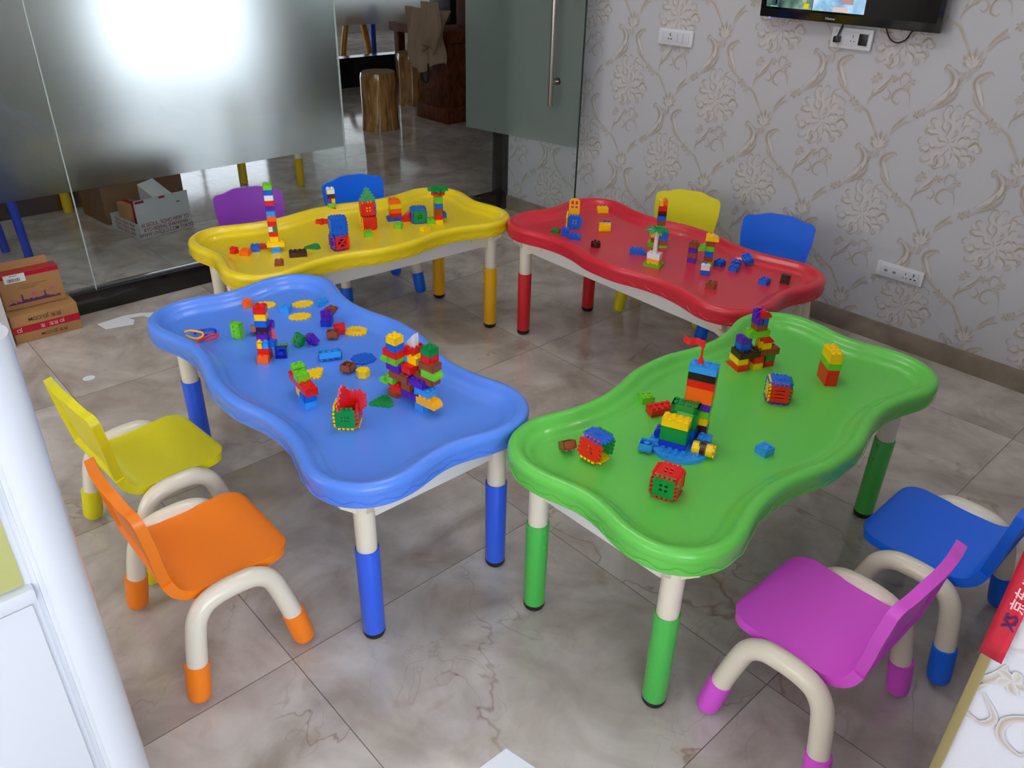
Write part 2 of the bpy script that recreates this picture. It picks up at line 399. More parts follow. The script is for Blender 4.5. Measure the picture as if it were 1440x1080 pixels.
def paper_wall(name, origin, u, length, z0, z1, thick, phase_u, phase_z):
    """wall slab whose visible face starts at origin and runs along u; the print sits 0.3 mm proud"""
    u = Vector(u); nrm = Vector((u.y, -u.x, 0)); O = Vector(origin)
    vs, fs, cols, mi = [], [], [], []
    def P(a, z, d): q = O+u*a+nrm*d; return (q.x, q.y, z)
    for d in (0, -thick):
        for a, z in ((0, z0), (length, z0), (length, z1), (0, z1)): vs.append(P(a, z, d)); cols.append(PAPER)
    for f in ((0, 1, 2, 3), (7, 6, 5, 4), (0, 4, 5, 1), (1, 5, 6, 2), (2, 6, 7, 3), (3, 7, 4, 0)): fs.append(f); mi.append(0)
    PU, PZ = 0.53, 0.67
    k0 = int((-phase_u)/PU)-2
    for i in range(k0, k0+int(length/PU)+5):
        for j in range(-2, int((z1-z0)/PZ)+4):
            for h in (0, 1):
                cu, cz = phase_u+(i+h*.5)*PU, phase_z+(j+h*.5)*PZ-PZ
                if cu < -0.4 or cu > length+.4 or cz < z0-.3 or cz > z1+.3: continue
                for si, (pts, wd, col, s) in enumerate(STROKES):
                    n = len(pts); prev = None; dd = 0.0003+0.000013*si
                    for k, p in enumerate(pts):
                        t = pts[min(k+1, n-1)]-pts[max(k-1, 0)]; t.normalize()
                        sd = Vector((-t.y, t.x)); tt = k/(n-1); ww = wd*0.75*(math.sin(PI*min(1, max(0.02, tt)))**0.6)
                        a, z = cu+p.x, cz+p.y
                        if not (0.004 < a < length-.004 and z0+.004 < z < z1-.004): prev = None; continue
                        b0 = len(vs); str_ = s*(.55+.45*math.sin(PI*tt))
                        for q, k_ in ((-1, .1), (-.3, 1.0), (1, .15)):
                            aa = min(max(a+sd.x*ww*q, 0.001), length-.001); zz = min(max(z+sd.y*ww*q, z0+.001), z1-.001)
                            vs.append(P(aa, zz, dd)); cols.append(mixc(PAPER, col, min(1, str_*k_)))
                        if prev is not None:
                            for q in (0, 1): fs.append((prev+q, prev+q+1, b0+q+1, b0+q)); mi.append(0)
                        prev = b0
    me = bpy.data.meshes.new(name); me.from_pydata(vs, [], fs)
    at = me.color_attributes.new('print', 'FLOAT_COLOR', 'POINT')
    flat = [c for col in cols for c in col]; at.data.foreach_set('color', flat)
    o = link(name, me, M_PAPER); struct(o); return o
M_PAPER = pmat('embossed scroll wallpaper', (200, 198, 204), 0.62, spec=0.3, bump=0.12, bscale=400)
_n = M_PAPER.node_tree.nodes.new('ShaderNodeVertexColor'); _n.layer_name = 'print'
M_PAPER.node_tree.links.new(_n.outputs[0], M_PAPER.node_tree.nodes['Principled BSDF'].inputs['Base Color'])
# along the back wall the visible face looks towards -y: u runs along +x
paper_wall('wall_back', (-3.74, YW, 0), (1, 0, 0), 3.74-0.10, 0.0, 2.8, 0.12, (-1.139+3.74) % 0.53, 0.86 % 0.67)
paper_wall('wall_right', (XR, 0.83, 0), (1, 0, 0), 2.1, 0.0, 2.8, 0.10, 0.30, 0.62)
struct(box2('wall_right_side', (XR, 0.93, 0), (XR+0.12, YW, 2.8), pmat('plain paper return', (198, 196, 202), 0.65)))
struct(box2('baseboard_back', (-3.62, YW-0.012, 0), (XR, YW, 0.086), M_SKIRT, bevel=0.002))
struct(box2('baseboard_right', (XR-0.012, 0.83, 0), (XR, YW-0.012, 0.086), M_SKIRT, bevel=0.002))
struct(box2('wall_front', (-3.74, -2.4, 0), (2.0, -2.3, 2.8), M_PLAIN))
struct(box2('wall_front_right', (2.0, -2.4, 0), (2.1, 0.93, 2.8), M_PLAIN))
struct(box2('wall_left', (-3.74, -2.3, 0), (-3.66, -0.9, 2.8), M_PLAIN))
# corridor beyond the glass
struct(box2('wall_corridor_far', (-12.2, -2.9, 0), (-12.1, 9.9, 2.8), M_PLAIN))
struct(box2('wall_corridor_end', (-12.1, 9.8, 0), (-3.66, 9.9, 2.8), pmat('dim corridor wall', (150, 146, 138), 0.8)))
struct(box2('wall_corridor_near', (-12.1, -2.9, 0), (-3.74, -2.8, 2.8), M_PLAIN))
struct(box2('wall_corridor_side', (-3.66, YW+0.12, 0), (-3.56, 9.8, 2.8), M_PLAIN))

# windows behind the camera (daylight) with frame and blind
def window(name, lo, hi, axis, e, col=(232, 240, 255), slats=True):
    t = empty(name, ((lo[0]+hi[0])/2, (lo[1]+hi[1])/2, lo[2])); struct(t)
    c = t.location; a = axis; b_ = 1-axis
    hx = abs(hi[b_]-lo[b_])/2; H = hi[2]-lo[2]
    def bx(nm, u0, u1, z0, z1, d0, d1, m):
        s = [0, 0, z1-z0]; s[b_] = u1-u0; s[a] = abs(d1-d0)
        l = [0, 0, (z0+z1)/2]; l[b_] = (u0+u1)/2; l[a] = (d0+d1)/2
        return box(nm, s, l, m, t)
    bx('pane', -hx, hx, 0, H, -0.003, 0.003, emat('daylight '+name, col, e))
    fm = pmat('white window frame', (220, 220, 220), .4)
    for u0, u1, z0, z1 in ((-hx-.05, -hx, -.05, H+.05), (hx, hx+.05, -.05, H+.05), (-hx, hx, -.05, 0), (-hx, hx, H, H+.05), (-.02, .02, 0, H)):
        bx('frame', u0, u1, z0, z1, -.03, .03, fm)
    return t
window('window_1', (1.96, -2.0, 0.85), (1.96, 0.7, 2.45), 0, WINDOW_E)
window('window_2', (-3.3, -2.26, 0.85), (0.0, -2.26, 2.45), 1, WINDOW_E*0.5, (255, 251, 247))
window('window_3', (-10.4, 3.2, 0.0), (-10.4, 5.0, 1.65), 0, FARWIN_E, (235, 242, 255))
window('window_4', (-12.0, 6.6, 0.6), (-12.0, 9.2, 2.3), 0, FARWIN_E*0.5, (235, 240, 250))

# ------------------------------------------------------------------ ceiling lamps
def downlight(x, y, lab):
    t = empty('ceiling_downlight', (x, y, 2.8), label=lab, cat='ceiling light', group='ceiling downlights')
    bm = bmesh.new(); add_cyl(bm, 0.075, 0.012, (0, 0, -0.006), seg=32); obj('rim', bm, M_WHITEPLAST, t)
    bm = bmesh.new(); add_cyl(bm, 0.058, 0.004, (0, 0, -0.014), seg=32); obj('lamp_lens', bm, emat('lamp glow', (255, 246, 232), LAMP_E), t)
def panel(x, y, lab, sx=1.2, sy=0.6):
    t = empty('ceiling_panel_light', (x, y, 2.8), label=lab, cat='ceiling light', group='ceiling panel lights')
    bm = bmesh.new(); add_box(bm, (sx, sy, 0.02), (0, 0, -0.010)); obj('frame', bm, M_WHITEPLAST, t)
    bm = bmesh.new(); add_box(bm, (sx-.04, sy-.04, 0.004), (0, 0, -0.0225)); obj('diffuser', bm, emat('panel glow', (250, 248, 244), PANEL_E), t)
for x, y, l_ in ((-2.9, 0.6, 'above the blue table corner by the cartons'), (-2.9, 2.5, 'above the doorway end of the yellow table'), (-0.75, 0.4, 'above the pink chair'), (-0.75, 2.5, 'above the papered wall end of the green table')):
    downlight(x, y, 'round recessed ceiling downlight '+l_)
panel(-1.8, 1.55, 'rectangular ceiling panel lamp over the middle of the room')
downlight(-6.0, 1.2, 'round recessed downlight in the corridor ceiling beyond the glass')

# ------------------------------------------------------------------ glass partition
def pane(name, y0, y1, x=XG, z0=0.095, ztop=2.78, frost0=0.532, struct_=True, label=None, cat=None, parent=None):
    t = empty(name, (x, (y0+y1)/2, z0)) if parent is None else parent
    h = (y1-y0)
    g = box('glass_pane', (0.010, h, ztop-z0), (0, 0, (ztop-z0)/2) if parent is None else (0, 0, 0), M_GLASS, t)
    f = box('frosted_film', (0.002, h-.003, ztop-frost0), (-0.0065, 0, (ztop+frost0)/2-z0), M_FROST, t)
    return t
for i, (y0, y1) in enumerate(((-0.9, 0.874), (0.878, 2.205), (3.135, 3.262))):
    t = pane('glass_partition_panel', y0, y1)
    lab = ('frosted glass wall panel at the far left behind the stacked brown boxes',
           'wide frosted glass wall panel behind the yellow table and purple chair',
           'narrow fixed glass strip between the open door and the black wall post')[i]
    tag(t, lab, 'glass panel')
t = box2('glass_base_channel', (XG-0.05, -0.9, 0), (XG+0.025, 2.205, 0.095), M_BLACKMET, bevel=0.002)
tag(t, 'black glossy base channel under the long frosted glass wall', 'base channel')
t = box2('glass_base_channel', (XG-0.05, 3.06, 0), (XG+0.025, 3.262, 0.095), M_BLACKMET, bevel=0.002)
tag(t, 'short black base channel between the glass door hinge and the papered wall', 'base channel')
t = box2('black_post', (XG-0.045, 3.263, 0), (XG+0.045, 3.316, 2.78), M_BLACKMET, bevel=0.002)
tag(t, 'black upright post where the glass wall meets the papered wall', 'post')
for yy, lab in ((.876, 'thin pale joint between the two long frosted glass panels'), (2.2065, 'thin polished free edge of the long frosted glass panel by the doorway')):
    t = box2('glass_joint', (XG-.006, yy-.0016, .095), (XG+.0065, yy+.0016, 2.78), pmat('polished glass edge', (190, 205, 200), .3)); tag(t, lab, 'glass joint')
# open glass door, hinged at the partition, swung in towards the papered wall
DA = R(9.97)
door = empty('door_1', (XG, 3.01, 0), DA); struct(door)
g = box('glass_pane', (0.78, 0.012, 2.2), (0.39, 0, 1.11), M_GLASS, door)
g = box('frosted_film', (0.772, 0.002, 1.67), (0.39, 0.008, 1.365), M_FROSTD, door)
bm = bmesh.new(); add_box(bm, (0.13, 0.03, 0.085), (0.055, 0, 0.055), bevel=.002); obj('patch_hinge', bm, M_STEEL, door)
box('glass_edge', (.003, .0125, 2.2), (.7815, 0, 1.11), pmat('dark green glass edge', (24, 44, 40), .2), door)
for side in (-1, 1):
    bm = bmesh.new(); add_tube(bm, [(0.63, -.055*side, 0.735), (0.63, -.055*side, 1.55)], 0.0125 if side > 0 else .012, 20)
    for z in (0.85, 1.43):
        add_tube(bm, [(0.63, -.055*side, z), (0.63, -.006*side, z)], 0.008, 16)
        add_cyl(bm, 0.0175, 0.006, (0.63, -.009*side, z), 'Y')
    h_ = obj('pull_handle', bm, M_STEEL, door)
    add = h_

# far partition, its plinth, and the dim things in the corridor
t = pane('far_glass_partition', 4.35, 7.6, x=-7.9, frost0=0.60); tag(t, 'far frosted glass partition across the corridor behind the log stools', 'glass panel')
t = box2('far_partition_plinth', (-7.95, 4.35, 0), (-7.80, 7.6, 0.30), pmat('dark glossy plinth', (22, 24, 26), 0.2)); tag(t, 'dark glossy plinth under the far glass partition', 'plinth')
t = box2('corridor_kerb', (-5.45, -0.6, 0), (-5.25, 1.34, 0.16), pmat('dark brown kerb', (60, 48, 38), .4)); tag(t, 'long dark brown kerb on the corridor floor behind the frosted glass', 'kerb')

M_LOG = wood_mat('varnished log', (112, 74, 36), (196, 146, 82), 0.18, (5, 5, .7), coat=0.8)
M_LOGTOP = wood_mat('log end grain', (120, 92, 60), (150, 124, 88), 0.7, (3, 3, 3), coat=0.0)
M_LOGTOP.node_tree.nodes['Principled BSDF'].inputs['Specular IOR Level'].default_value = .15
def stump(x, y, h, r, seed, label):
    t = empty('log_stool', (x, y, 0), label=label, cat='stool', group='log stools in the corridor')
    rr = random.Random(seed); bm = bmesh.new(); rings = []
    ph = [rr.uniform(0, 6.28) for _ in range(4)]
    for k in range(13):
        z = h*k/12; ring = []
        for a_ in range(36):
            a = 2*PI*a_/36; q = 1+.05*math.sin(2*a+ph[0])+.03*math.sin(5*a+ph[1])+.02*math.sin(9*a+ph[2]+z*3)
            q *= 1+.13*math.exp(-z/.08)*(0.5+.5*math.sin(3*a+ph[3])) - (.05 if k == 12 else 0)
            ring.append(bm.verts.new((r*q*math.cos(a), r*q*math.sin(a), z)))
        rings.append(ring)
    for A, B in zip(rings, rings[1:]):
        for i in range(36): bm.faces.new((A[i], A[(i+1) % 36], B[(i+1) % 36], B[i]))
    bm.faces.new(rings[0][::-1])
    obj('trunk', bm, M_LOG, t, 60)
    bm = bmesh.new(); vs = [bm.verts.new((v_.x*.985, v_.y*.985, 0)) for v_ in [Vector((r*.96*(1+.05*math.sin(2*(2*PI*i/36)+ph[0])+.03*math.sin(5*(2*PI*i/36)+ph[1]))*math.cos(2*PI*i/36), r*.96*(1+.05*math.sin(2*(2*PI*i/36)+ph[0])+.03*math.sin(5*(2*PI*i/36)+ph[1]))*math.sin(2*PI*i/36), 0)) for i in range(36)]]
    f = bm.faces.new(vs); ex = bmesh.ops.extrude_face_region(bm, geom=[f]); bmesh.ops.translate(bm, vec=(0, 0, .008), verts=[v_ for v_ in ex['geom'] if isinstance(v_, bmesh.types.BMVert)])
    o = obj('seat_top', bm, M_LOGTOP, t); o.location = (0, 0, h-.004)
stump(-5.98, 3.98, 0.46, 0.150, 5, 'varnished log stool standing nearest on the corridor floor')
stump(-6.72, 4.86, 0.47, 0.150, 9, 'second varnished log stool half hidden behind the nearer one')

M_DKWOOD = wood_mat('dark red carved wood', (64, 30, 18), (120, 60, 34), 0.6, (3, 3, 1.2), coat=0.0)
M_DKWOOD.node_tree.nodes['Principled BSDF'].inputs['Specular IOR Level'].default_value = .15
t = empty('wooden_cabinet', (-5.73, 4.52, 0), label='dark red-brown wooden cabinet in the corridor with a jacket over it', cat='cabinet')
box2('plinth', (-.46, 0, 0), (0.0, 1.2, .13), M_DKWOOD, t, .01)
box2('body', (-.40, .05, .13), (-.05, 1.15, .66), M_DKWOOD, t, .006)
box2('moulded_top', (-.44, .02, .66), (-.01, 1.2, .76), M_DKWOOD, t, .02)
box2('upper_shelf', (-.30, .35, .76), (-.03, 1.15, 1.5), M_DKWOOD, t, .006)
# jacket draped over the cabinet
def cloth(name, W, H, mat, parent=None, seed=1, fold=.03, n=5):
    bm = bmesh.new(); rr = random.Random(seed); g = []
    for i in range(25):
        row = []
        for j in range(25):
            u, v_ = i/24-.5, j/24
            wd = W*(1-.22*v_+.08*math.sin(v_*7+seed)); x = u*wd+.03*math.sin(v_*5+seed)
            z = -v_*H*(1+.10*math.sin(u*6+seed))
            y = fold*math.sin(u*n*PI*1.3+v_*2.2)*(.4+v_)+.07*math.cos(u*PI)*math.sin(v_*PI*.7)
            row.append(bm.verts.new((x, -y, z)))
        g.append(row)
    for i in range(24):
        for j in range(24): bm.faces.new((g[i][j], g[i+1][j], g[i+1][j+1], g[i][j+1]))
    o = obj(name, bm, mat, parent, 80)
    md = o.modifiers.new('thick', 'SOLIDIFY'); md.thickness = .012
    return o
jk = empty('jacket', (-5.93, 4.45, 0.93), rz=R(4), label='khaki jacket slung over the dark wooden cabinet', cat='jacket')
cloth('jacket_body', .52, .46, pmat('khaki cloth', (160, 138, 114), .85, bump=.3, bscale=200), jk, 2)
o = cloth('sleeve', .22, .36, pmat('khaki cloth', (122, 104, 86), .85), jk, 5, .025, 3); o.location = (.16, -.07, .06)
bm = bmesh.new(); add_tube(bm, catmull([(-.02, -.06, -.42), (.03, -.08, -.55), (.10, -.08, -.56), (.10, -.06, -.42)], 6), .010, 10); obj('strap', bm, pmat('black webbing', (18, 18, 18), .7), jk)
t = box('black_box', (.34, .30, .22), (-6.95, 5.55, .80), pmat('matte black box', (20, 21, 26), .5), bevel=.005); tag(t, 'black box on the shelf beyond the log stools', 'box')
t = empty('low_bench', (-7.0, 5.55, 0), label='dark wooden bench end carrying the black box behind the log stools', cat='bench')
box2('bench_top', (-.35, -.5, .60), (.35, .5, .685), M_DKWOOD, t, .01)
for sx in (-.28, .28):
    for sy in (-.42, .42): box2('leg', (sx-.04, sy-.04, 0), (sx+.04, sy+.04, .60), M_DKWOOD, t, .004)

# ------------------------------------------------------------------ play tables
QX = [(0.0, .298), (.06, .297), (.113, .285), (.17, .268), (.24, .2605), (.29, .262), (.35, .272), (.40, .288), (.45, .299), (.50, .2925), (.54, .275), (.575, .243), (.598, .20), (.605, .15), (.600, .10), (.587, .055)]
full = [(x, y) for x, y in QX]+[(.578, 0.0)]+[(x, -y) for x, y in reversed(QX[1:])]+[(0, -.298)]+[(-x, -y) for x, y in QX[1:]]+[(-.578, 0)]+[(-x, y) for x, y in reversed(QX[1:])]
full = full[::-1]    # counter-clockwise
OUT = [Vector((p.x, p.y)) for p in catmull([(a, b_, 0) for a, b_ in full], 4, closed=True)]
for _ in range(6):
    OUT = [(OUT[i-1]+OUT[i]*2+OUT[(i+1) % len(OUT)])/4 for i in range(len(OUT))]
area = sum(OUT[i-1].x*OUT[i].y-OUT[i].x*OUT[i-1].y for i in range(len(OUT)))
if area < 0: OUT.reverse()
NRM = []
for i in range(len(OUT)):
    d = (OUT[(i+2) % len(OUT)]-OUT[i-2]).normalized(); NRM.append(Vector((d.y, -d.x)))
def ring(inset): return [OUT[i]-NRM[i]*inset for i in range(len(OUT))]
TRAY_Z = 0.475
PROFILE = [(.075, .458), (.020, .4515), (.009, .450), (.0045, .4520), (.0035, .457), (.0028, .470), (.0018, .4815), (.0013, .4845), (.0003, .4870), (.0000, .493), (.0008, .4985), (.003, .5032),
           (.0065, .5067), (.011, .5089), (.016, .5098), (.021, .5097), (.026, .5080), (.030, .5050), (.034, .5005), (.038, .4960), (.042, .4925), (.047, .4900), (.052, .4878), (.057, .4845), (.062, .4800), (.069, .4765), (.082, .4750)]
def tray_mesh():
    bm = bmesh.new(); rings = []
    for ins, z in PROFILE: rings.append([bm.verts.new((p.x, p.y, z)) for p in ring(ins)])
    n = len(OUT)
    for A, B in zip(rings, rings[1:]):
        for i in range(n): bm.faces.new((A[i], A[(i+1) % n], B[(i+1) % n], B[i]))
    bm.faces.new(rings[0][::-1]); bm.faces.new(rings[-1])
    # raised wavy line running round the skirt
    for s0 in range(0, n, 1):
        pass
    pts = []; L_ = 0
    for i in range(n):
        L_ += (OUT[i]-OUT[i-1]).length
        ph = (L_*1000/66.0) % 1.0; tri = abs(ph*2-1)
        z = .459+.013*(tri**1.6)+.002
        p = OUT[i]+NRM[i]*0.0002; pts.append((p.x, p.y, z))
    add_tube(bm, pts, 0.0011, 6, closed=True)
    return bm_mesh(bm, 'tray', 50)
LX, LY = 0.5083, 0.1976
def leg_upper():
    bm = bmesh.new(); add_cyl(bm, .0248, .19, (0, 0, .355), seg=32)
    add_cyl(bm, .0275, .035, (0, 0, .424), seg=32, r2=.034)
    return bm_mesh(bm, 'leg', 40)
def sleeve_mesh():
    bm = bmesh.new(); prof = [(.0265, .012), (.0275, .02), (.0290, .276), (.0285, .2795), (.0262, .2797), (.0255, .27)]
    rs = [[bm.verts.new((r*math.cos(2*PI*k/32), r*math.sin(2*PI*k/32), z)) for k in range(32)] for r, z in prof]
    for A, B in zip(rs, rs[1:]):
        for k in range(32): bm.faces.new((A[k], A[(k+1) % 32], B[(k+1) % 32], B[k]))
    bm.faces.new(rs[0][::-1])
    for z in (.262, .215): add_cyl(bm, .005, .006, (-.0295, 0, z), 'X', 12)
    return bm_mesh(bm, 'leg_sleeve', 40)
def foot_mesh():
    bm = bmesh.new(); prof = [(.020, 0), (.0245, .003), (.0275, .010), (.0280, .018), (.0275, .0195)]
    rs = [[bm.verts.new((r*math.cos(2*PI*k/32), r*math.sin(2*PI*k/32), z)) for k in range(32)] for r, z in prof]
    for A, B in zip(rs, rs[1:]):
        for k in range(32): bm.faces.new((A[k], A[(k+1) % 32], B[(k+1) % 32], B[k]))
    bm.faces.new(rs[0][::-1]); bm.faces.new(rs[-1])
    return bm_mesh(bm, 'rubber_foot', 40)
ME_TRAY, ME_LEG, ME_SLEEVE, ME_FOOT = tray_mesh(), leg_upper(), sleeve_mesh(), foot_mesh()
def bracket_mesh(sx, sy):
    bm = bmesh.new()
    add_prism(bm, [(0, 0), (-.105, .040), (-.105, .088), (0, .088)], -.011, .011, M=Matrix.Translation((0, 0, .362)) @ Matrix.Rotation(PI/2, 4, 'X'))
    add_prism(bm, [(0, 0), (-.085, .036), (-.085, .088), (0, .088)], -.011, .011, M=Matrix.Translation((0, 0, .362)) @ Matrix.Rotation(PI/2, 4, 'Z') @ Matrix.Rotation(PI/2, 4, 'X'))
    for a_ in (0, PI/2):
        add_prism(bm, [(0, .012), (0, .088), (.062, .088), (.062, .066)], -.008, .008, M=Matrix.Translation((0, 0, .362)) @ Matrix.Rotation(a_, 4, 'Z') @ Matrix.Rotation(PI/2, 4, 'X'))
    bmesh.ops.transform(bm, matrix=Matrix.Diagonal((sx, sy, 1, 1)), verts=bm.verts)
    add_prism(bm, [(sx*.03, sy*.03), (-sx*.08, sy*.02), (-sx*.05, -sy*.05), (sx*.02, -sy*.08)], .440, .4505)
    return bm_mesh(bm, 'corner_bracket', 30)
BR = {(sx, sy): bracket_mesh(sx, sy) for sx in (-1, 1) for sy in (-1, 1)}
M_RAIL = pmat('white apron board', (226, 226, 224), .35)
def play_table(x, y, rot, tray_c, sleeve_c, cname, label):
    t = empty('play_table', (x, y, 0), R(rot), label, 'table', 'wavy sand tray tables')
    mt = pmat('moulded tray '+cname, tray_c, .36, coat=.30, bump=.06, bscale=900)
    ms = pmat('leg sleeve '+cname, sleeve_c, .28, coat=.25)
    link('tray', ME_TRAY, mt, t)
    for s in (-1, 1):
        bm = bmesh.new(); add_box(bm, (2*LX-.05, .014, .072), (0, s*LY, .414), bevel=.002); obj('apron_rail', bm, M_RAIL, t)
        bm = bmesh.new(); add_box(bm, (.014, 2*LY-.05, .088), (s*LX, 0, .406), bevel=.002); obj('apron_rail', bm, M_RAIL, t)
    for sx in (-1, 1):
        for sy in (-1, 1):
            l = link('leg', ME_LEG, M_CREAM, t); l.location = (sx*LX, sy*LY, 0)
            s_ = link('leg_sleeve', ME_SLEEVE, ms, l); s_.rotation_euler = (0, 0, {(1, -1): -.3, (1, 1): -PI/2, (-1, -1): PI, (-1, 1): PI/2}[(sx, sy)])
            link('rubber_foot', ME_FOOT, M_RUBBER, l)
            b_ = link('corner_bracket', BR[(sx, sy)], M_CREAM, t); b_.location = (sx*LX, sy*LY, 0)
    return t
play_table(-1.757, 0.933, -0.95, (84, 138, 240), (44, 98, 236), 'blue', 'blue wavy-edged play table with a shallow tray, front left of the group')
play_table(-0.861, 1.600, 90.21, (98, 200, 76), (72, 190, 78), 'green', 'green wavy-edged play table with a shallow tray, front right of the group')
play_table(-1.737, 2.352, -2.17, (206, 34, 54), (216, 30, 40), 'red', 'red wavy-edged play table with a shallow tray, near the papered wall')
play_table(-2.626, 1.611, 86.37, (230, 204, 12), (238, 178, 6), 'yellow', 'yellow wavy-edged play table with a shallow tray, beside the glass wall')

# ------------------------------------------------------------------ children's chairs
def spline2(pts, n): return [(p.x, p.y) for p in catmull([(a, b_, 0) for a, b_ in pts], n)]
SIDE = spline2([(.155, .2655), (.138, .2695), (.06, .266), (-.02, .264), (-.075, .268), (-.105, .285), (-.118, .315)], 5)
BACKP = spline2([(-.117, .306), (-.121, .33), (-.127, .37), (-.133, .42), (-.140, .47), (-.146, .52), (-.151, .57)], 5)
def arclen(P):
    L_ = [0]
    for a, b_ in zip(P, P[1:]): L_.append(L_[-1]+math.hypot(b_[0]-a[0], b_[1]-a[1]))
    return L_
def at(P, L_, s):
    s = min(max(s, 0), L_[-1])
    for i in range(len(P)-1):
        if s <= L_[i+1]+1e-9:
            t = (s-L_[i])/max(1e-9, L_[i+1]-L_[i]); return P[i][0]+(P[i+1][0]-P[i][0])*t, P[i][1]+(P[i+1][1]-P[i][1])*t
    return P[-1]
def shell(P, halfw, s0, s1, bow, thick, inner_t, nu=40, nv=26, crown=None):
    """moulded panel: front surface follows side profile P, rim flange as deep as thick, web inner_t"""
    L_ = arclen(P); bm = bmesh.new(); F, B = [], []
    us = [math.sin((i/nu-.5)*PI) for i in range(nu+1)]
    for u in us:
        cf, cb = [], []
        for j in range(nv+1):
            a, b_ = s0(u), s1(u); tj = .5-.5*math.cos(PI*j/nv); s = a+(b_-a)*tj
            x, z = at(P, L_, s); x2, z2 = at(P, L_, min(s+.004, L_[-1])); x1, z1 = at(P, L_, max(s-.004, 0))
            tx, tz = x2-x1, z2-z1; q = math.hypot(tx, tz) or 1; nx, nz = tz/q, -tx/q    # towards rear/underside
            wv = halfw(s); y = u*wv
            bx_, bz_ = bow(u, s)
            cf.append(bm.verts.new((x+bx_, y, z+bz_)))
            de = min((1-abs(u))*wv, s-a, b_-s); tt = thick if de < .012 else inner_t+(thick-inner_t)*max(0, 1-(de-.012)/.008)
            cb.append(bm.verts.new((x+bx_-nx*tt, y*.985, z+bz_-nz*tt)))
        F.append(cf); B.append(cb)
    for i in range(nu):
        for j in range(nv):
            bm.faces.new((F[i][j], F[i+1][j], F[i+1][j+1], F[i][j+1])); bm.faces.new((B[i][j+1], B[i+1][j+1], B[i+1][j], B[i][j]))
    for i in range(nu):
        bm.faces.new((F[i][0], B[i][0], B[i+1][0], F[i+1][0])); bm.faces.new((F[i][nv], F[i+1][nv], B[i+1][nv], B[i][nv]))
    for j in range(nv):
        bm.faces.new((F[0][j], F[0][j+1], B[0][j+1], B[0][j])); bm.faces.new((F[nu][j], B[nu][j], B[nu][j+1], F[nu][j+1]))
    bmesh.ops.remove_doubles(bm, verts=bm.verts, dist=1e-5)
    return bm
def chair_meshes():
    LS = arclen(SIDE)[-1]; LB = arclen(BACKP)[-1]
    def corner(u, r, hw):   # rounded corner inset along s
        d = (1-abs(u))*hw; return r-math.sqrt(max(0, r*r-(r-d)**2)) if d < r else 0
    seat = shell(SIDE, lambda s: .146-.012*max(0, (s-.15)/.15), lambda u: corner(u, .055, .146), lambda u: LS,
                 lambda u, s: (0, -.006*math.cos(u*PI/2)*math.sin(min(1, s/.2)*PI)), .024, .010)
    # raise the crown of the backrest
    def top(u):
        q = min(1, max(0, (abs(u)-.28)/.50)); return .224-.016*(q*q*(3-2*q))-corner(u, .026, .148)
    back = shell(BACKP, lambda s: .128+.020*min(1, s/.13), lambda u: 0.0, top,
                 lambda u, s: (-.014*(math.cos(u*PI/2))*min(1, s/.08), 0), .022, .009)
    out = {'seat': bm_mesh(seat, 'seat', 50), 'backrest': bm_mesh(back, 'backrest', 50)}
    for s in (-1, 1):
        path = [(-.135, s*.188, .004), (-.122, s*.181, .10), (-.107, s*.173, .185), (-.094, s*.168, .222), (-.070, s*.165, .246), (-.035, s*.164, .2555), (.01, s*.164, .2565),
                (.045, s*.164, .2505), (.074, s*.166, .230), (.090, s*.170, .195), (.112, s*.180, .11), (.132, s*.188, .004)]
        full_ = catmull(path, 5)
        tube_pts = [p for p in full_ if p.z > .06]
        bm = bmesh.new(); add_tube(bm, tube_pts, .0230, 20)
        add_tube(bm, [(0-.05, s*.150, .243), (-.05, s*.05, .243)], .007, 8); add_tube(bm, [(.05, s*.150, .243), (.05, s*.05, .243)], .007, 8)
        out['frame', s] = bm_mesh(bm, 'side_frame', 40)
        for e, (a, b_) in enumerate(((path[0], path[1]), (path[-1], path[-2]))):
            a, b_ = Vector(a), Vector(b_); d = (b_-a).normalized(); L_ = (b_-a).length
            rs = [.010, .019, .0245, .0262, .0270, .0272, .0272, .0268, .0240]; ts = [.000, .003, .010, .020, .035, .08, .098, .1005, .101]
            a2 = a+Vector((0, 0, .006))
            bm = bmesh.new(); add_tube(bm, [a2+d*t for t in ts], rs, 24); out['sleeve', s, e] = bm_mesh(bm, 'leg_sleeve', 45)
    return out
CH = chair_meshes()
def chair(x, y, rot, col, cname, label):
    t = empty('child_chair', (x, y, 0), R(rot), label, 'chair', "children's plastic chairs")
    m = pmat('chair plastic '+cname, col, .42, coat=.08, bump=.08, bscale=500)
    
    for nm in ('seat', 'backrest'):
        o = link(nm, CH[nm], m, t); md = o.modifiers.new('soft edge', 'BEVEL'); md.width = .005; md.segments = 3; md.limit_method = 'ANGLE'; md.angle_limit = R(48); md.harden_normals = False
    for s in (-1, 1):
        f = link('side_frame', CH['frame', s], M_CREAM, t)
        for e in (0, 1): link('leg_sleeve', CH['sleeve', s, e], m, f)
    return t
def CW(x, y):
    c, s = math.cos(YAW), math.sin(YAW); return (c*x-s*y, s*x+c*y)
BLUE_C, YEL_C = (0, 108, 244), (230, 220, 14)
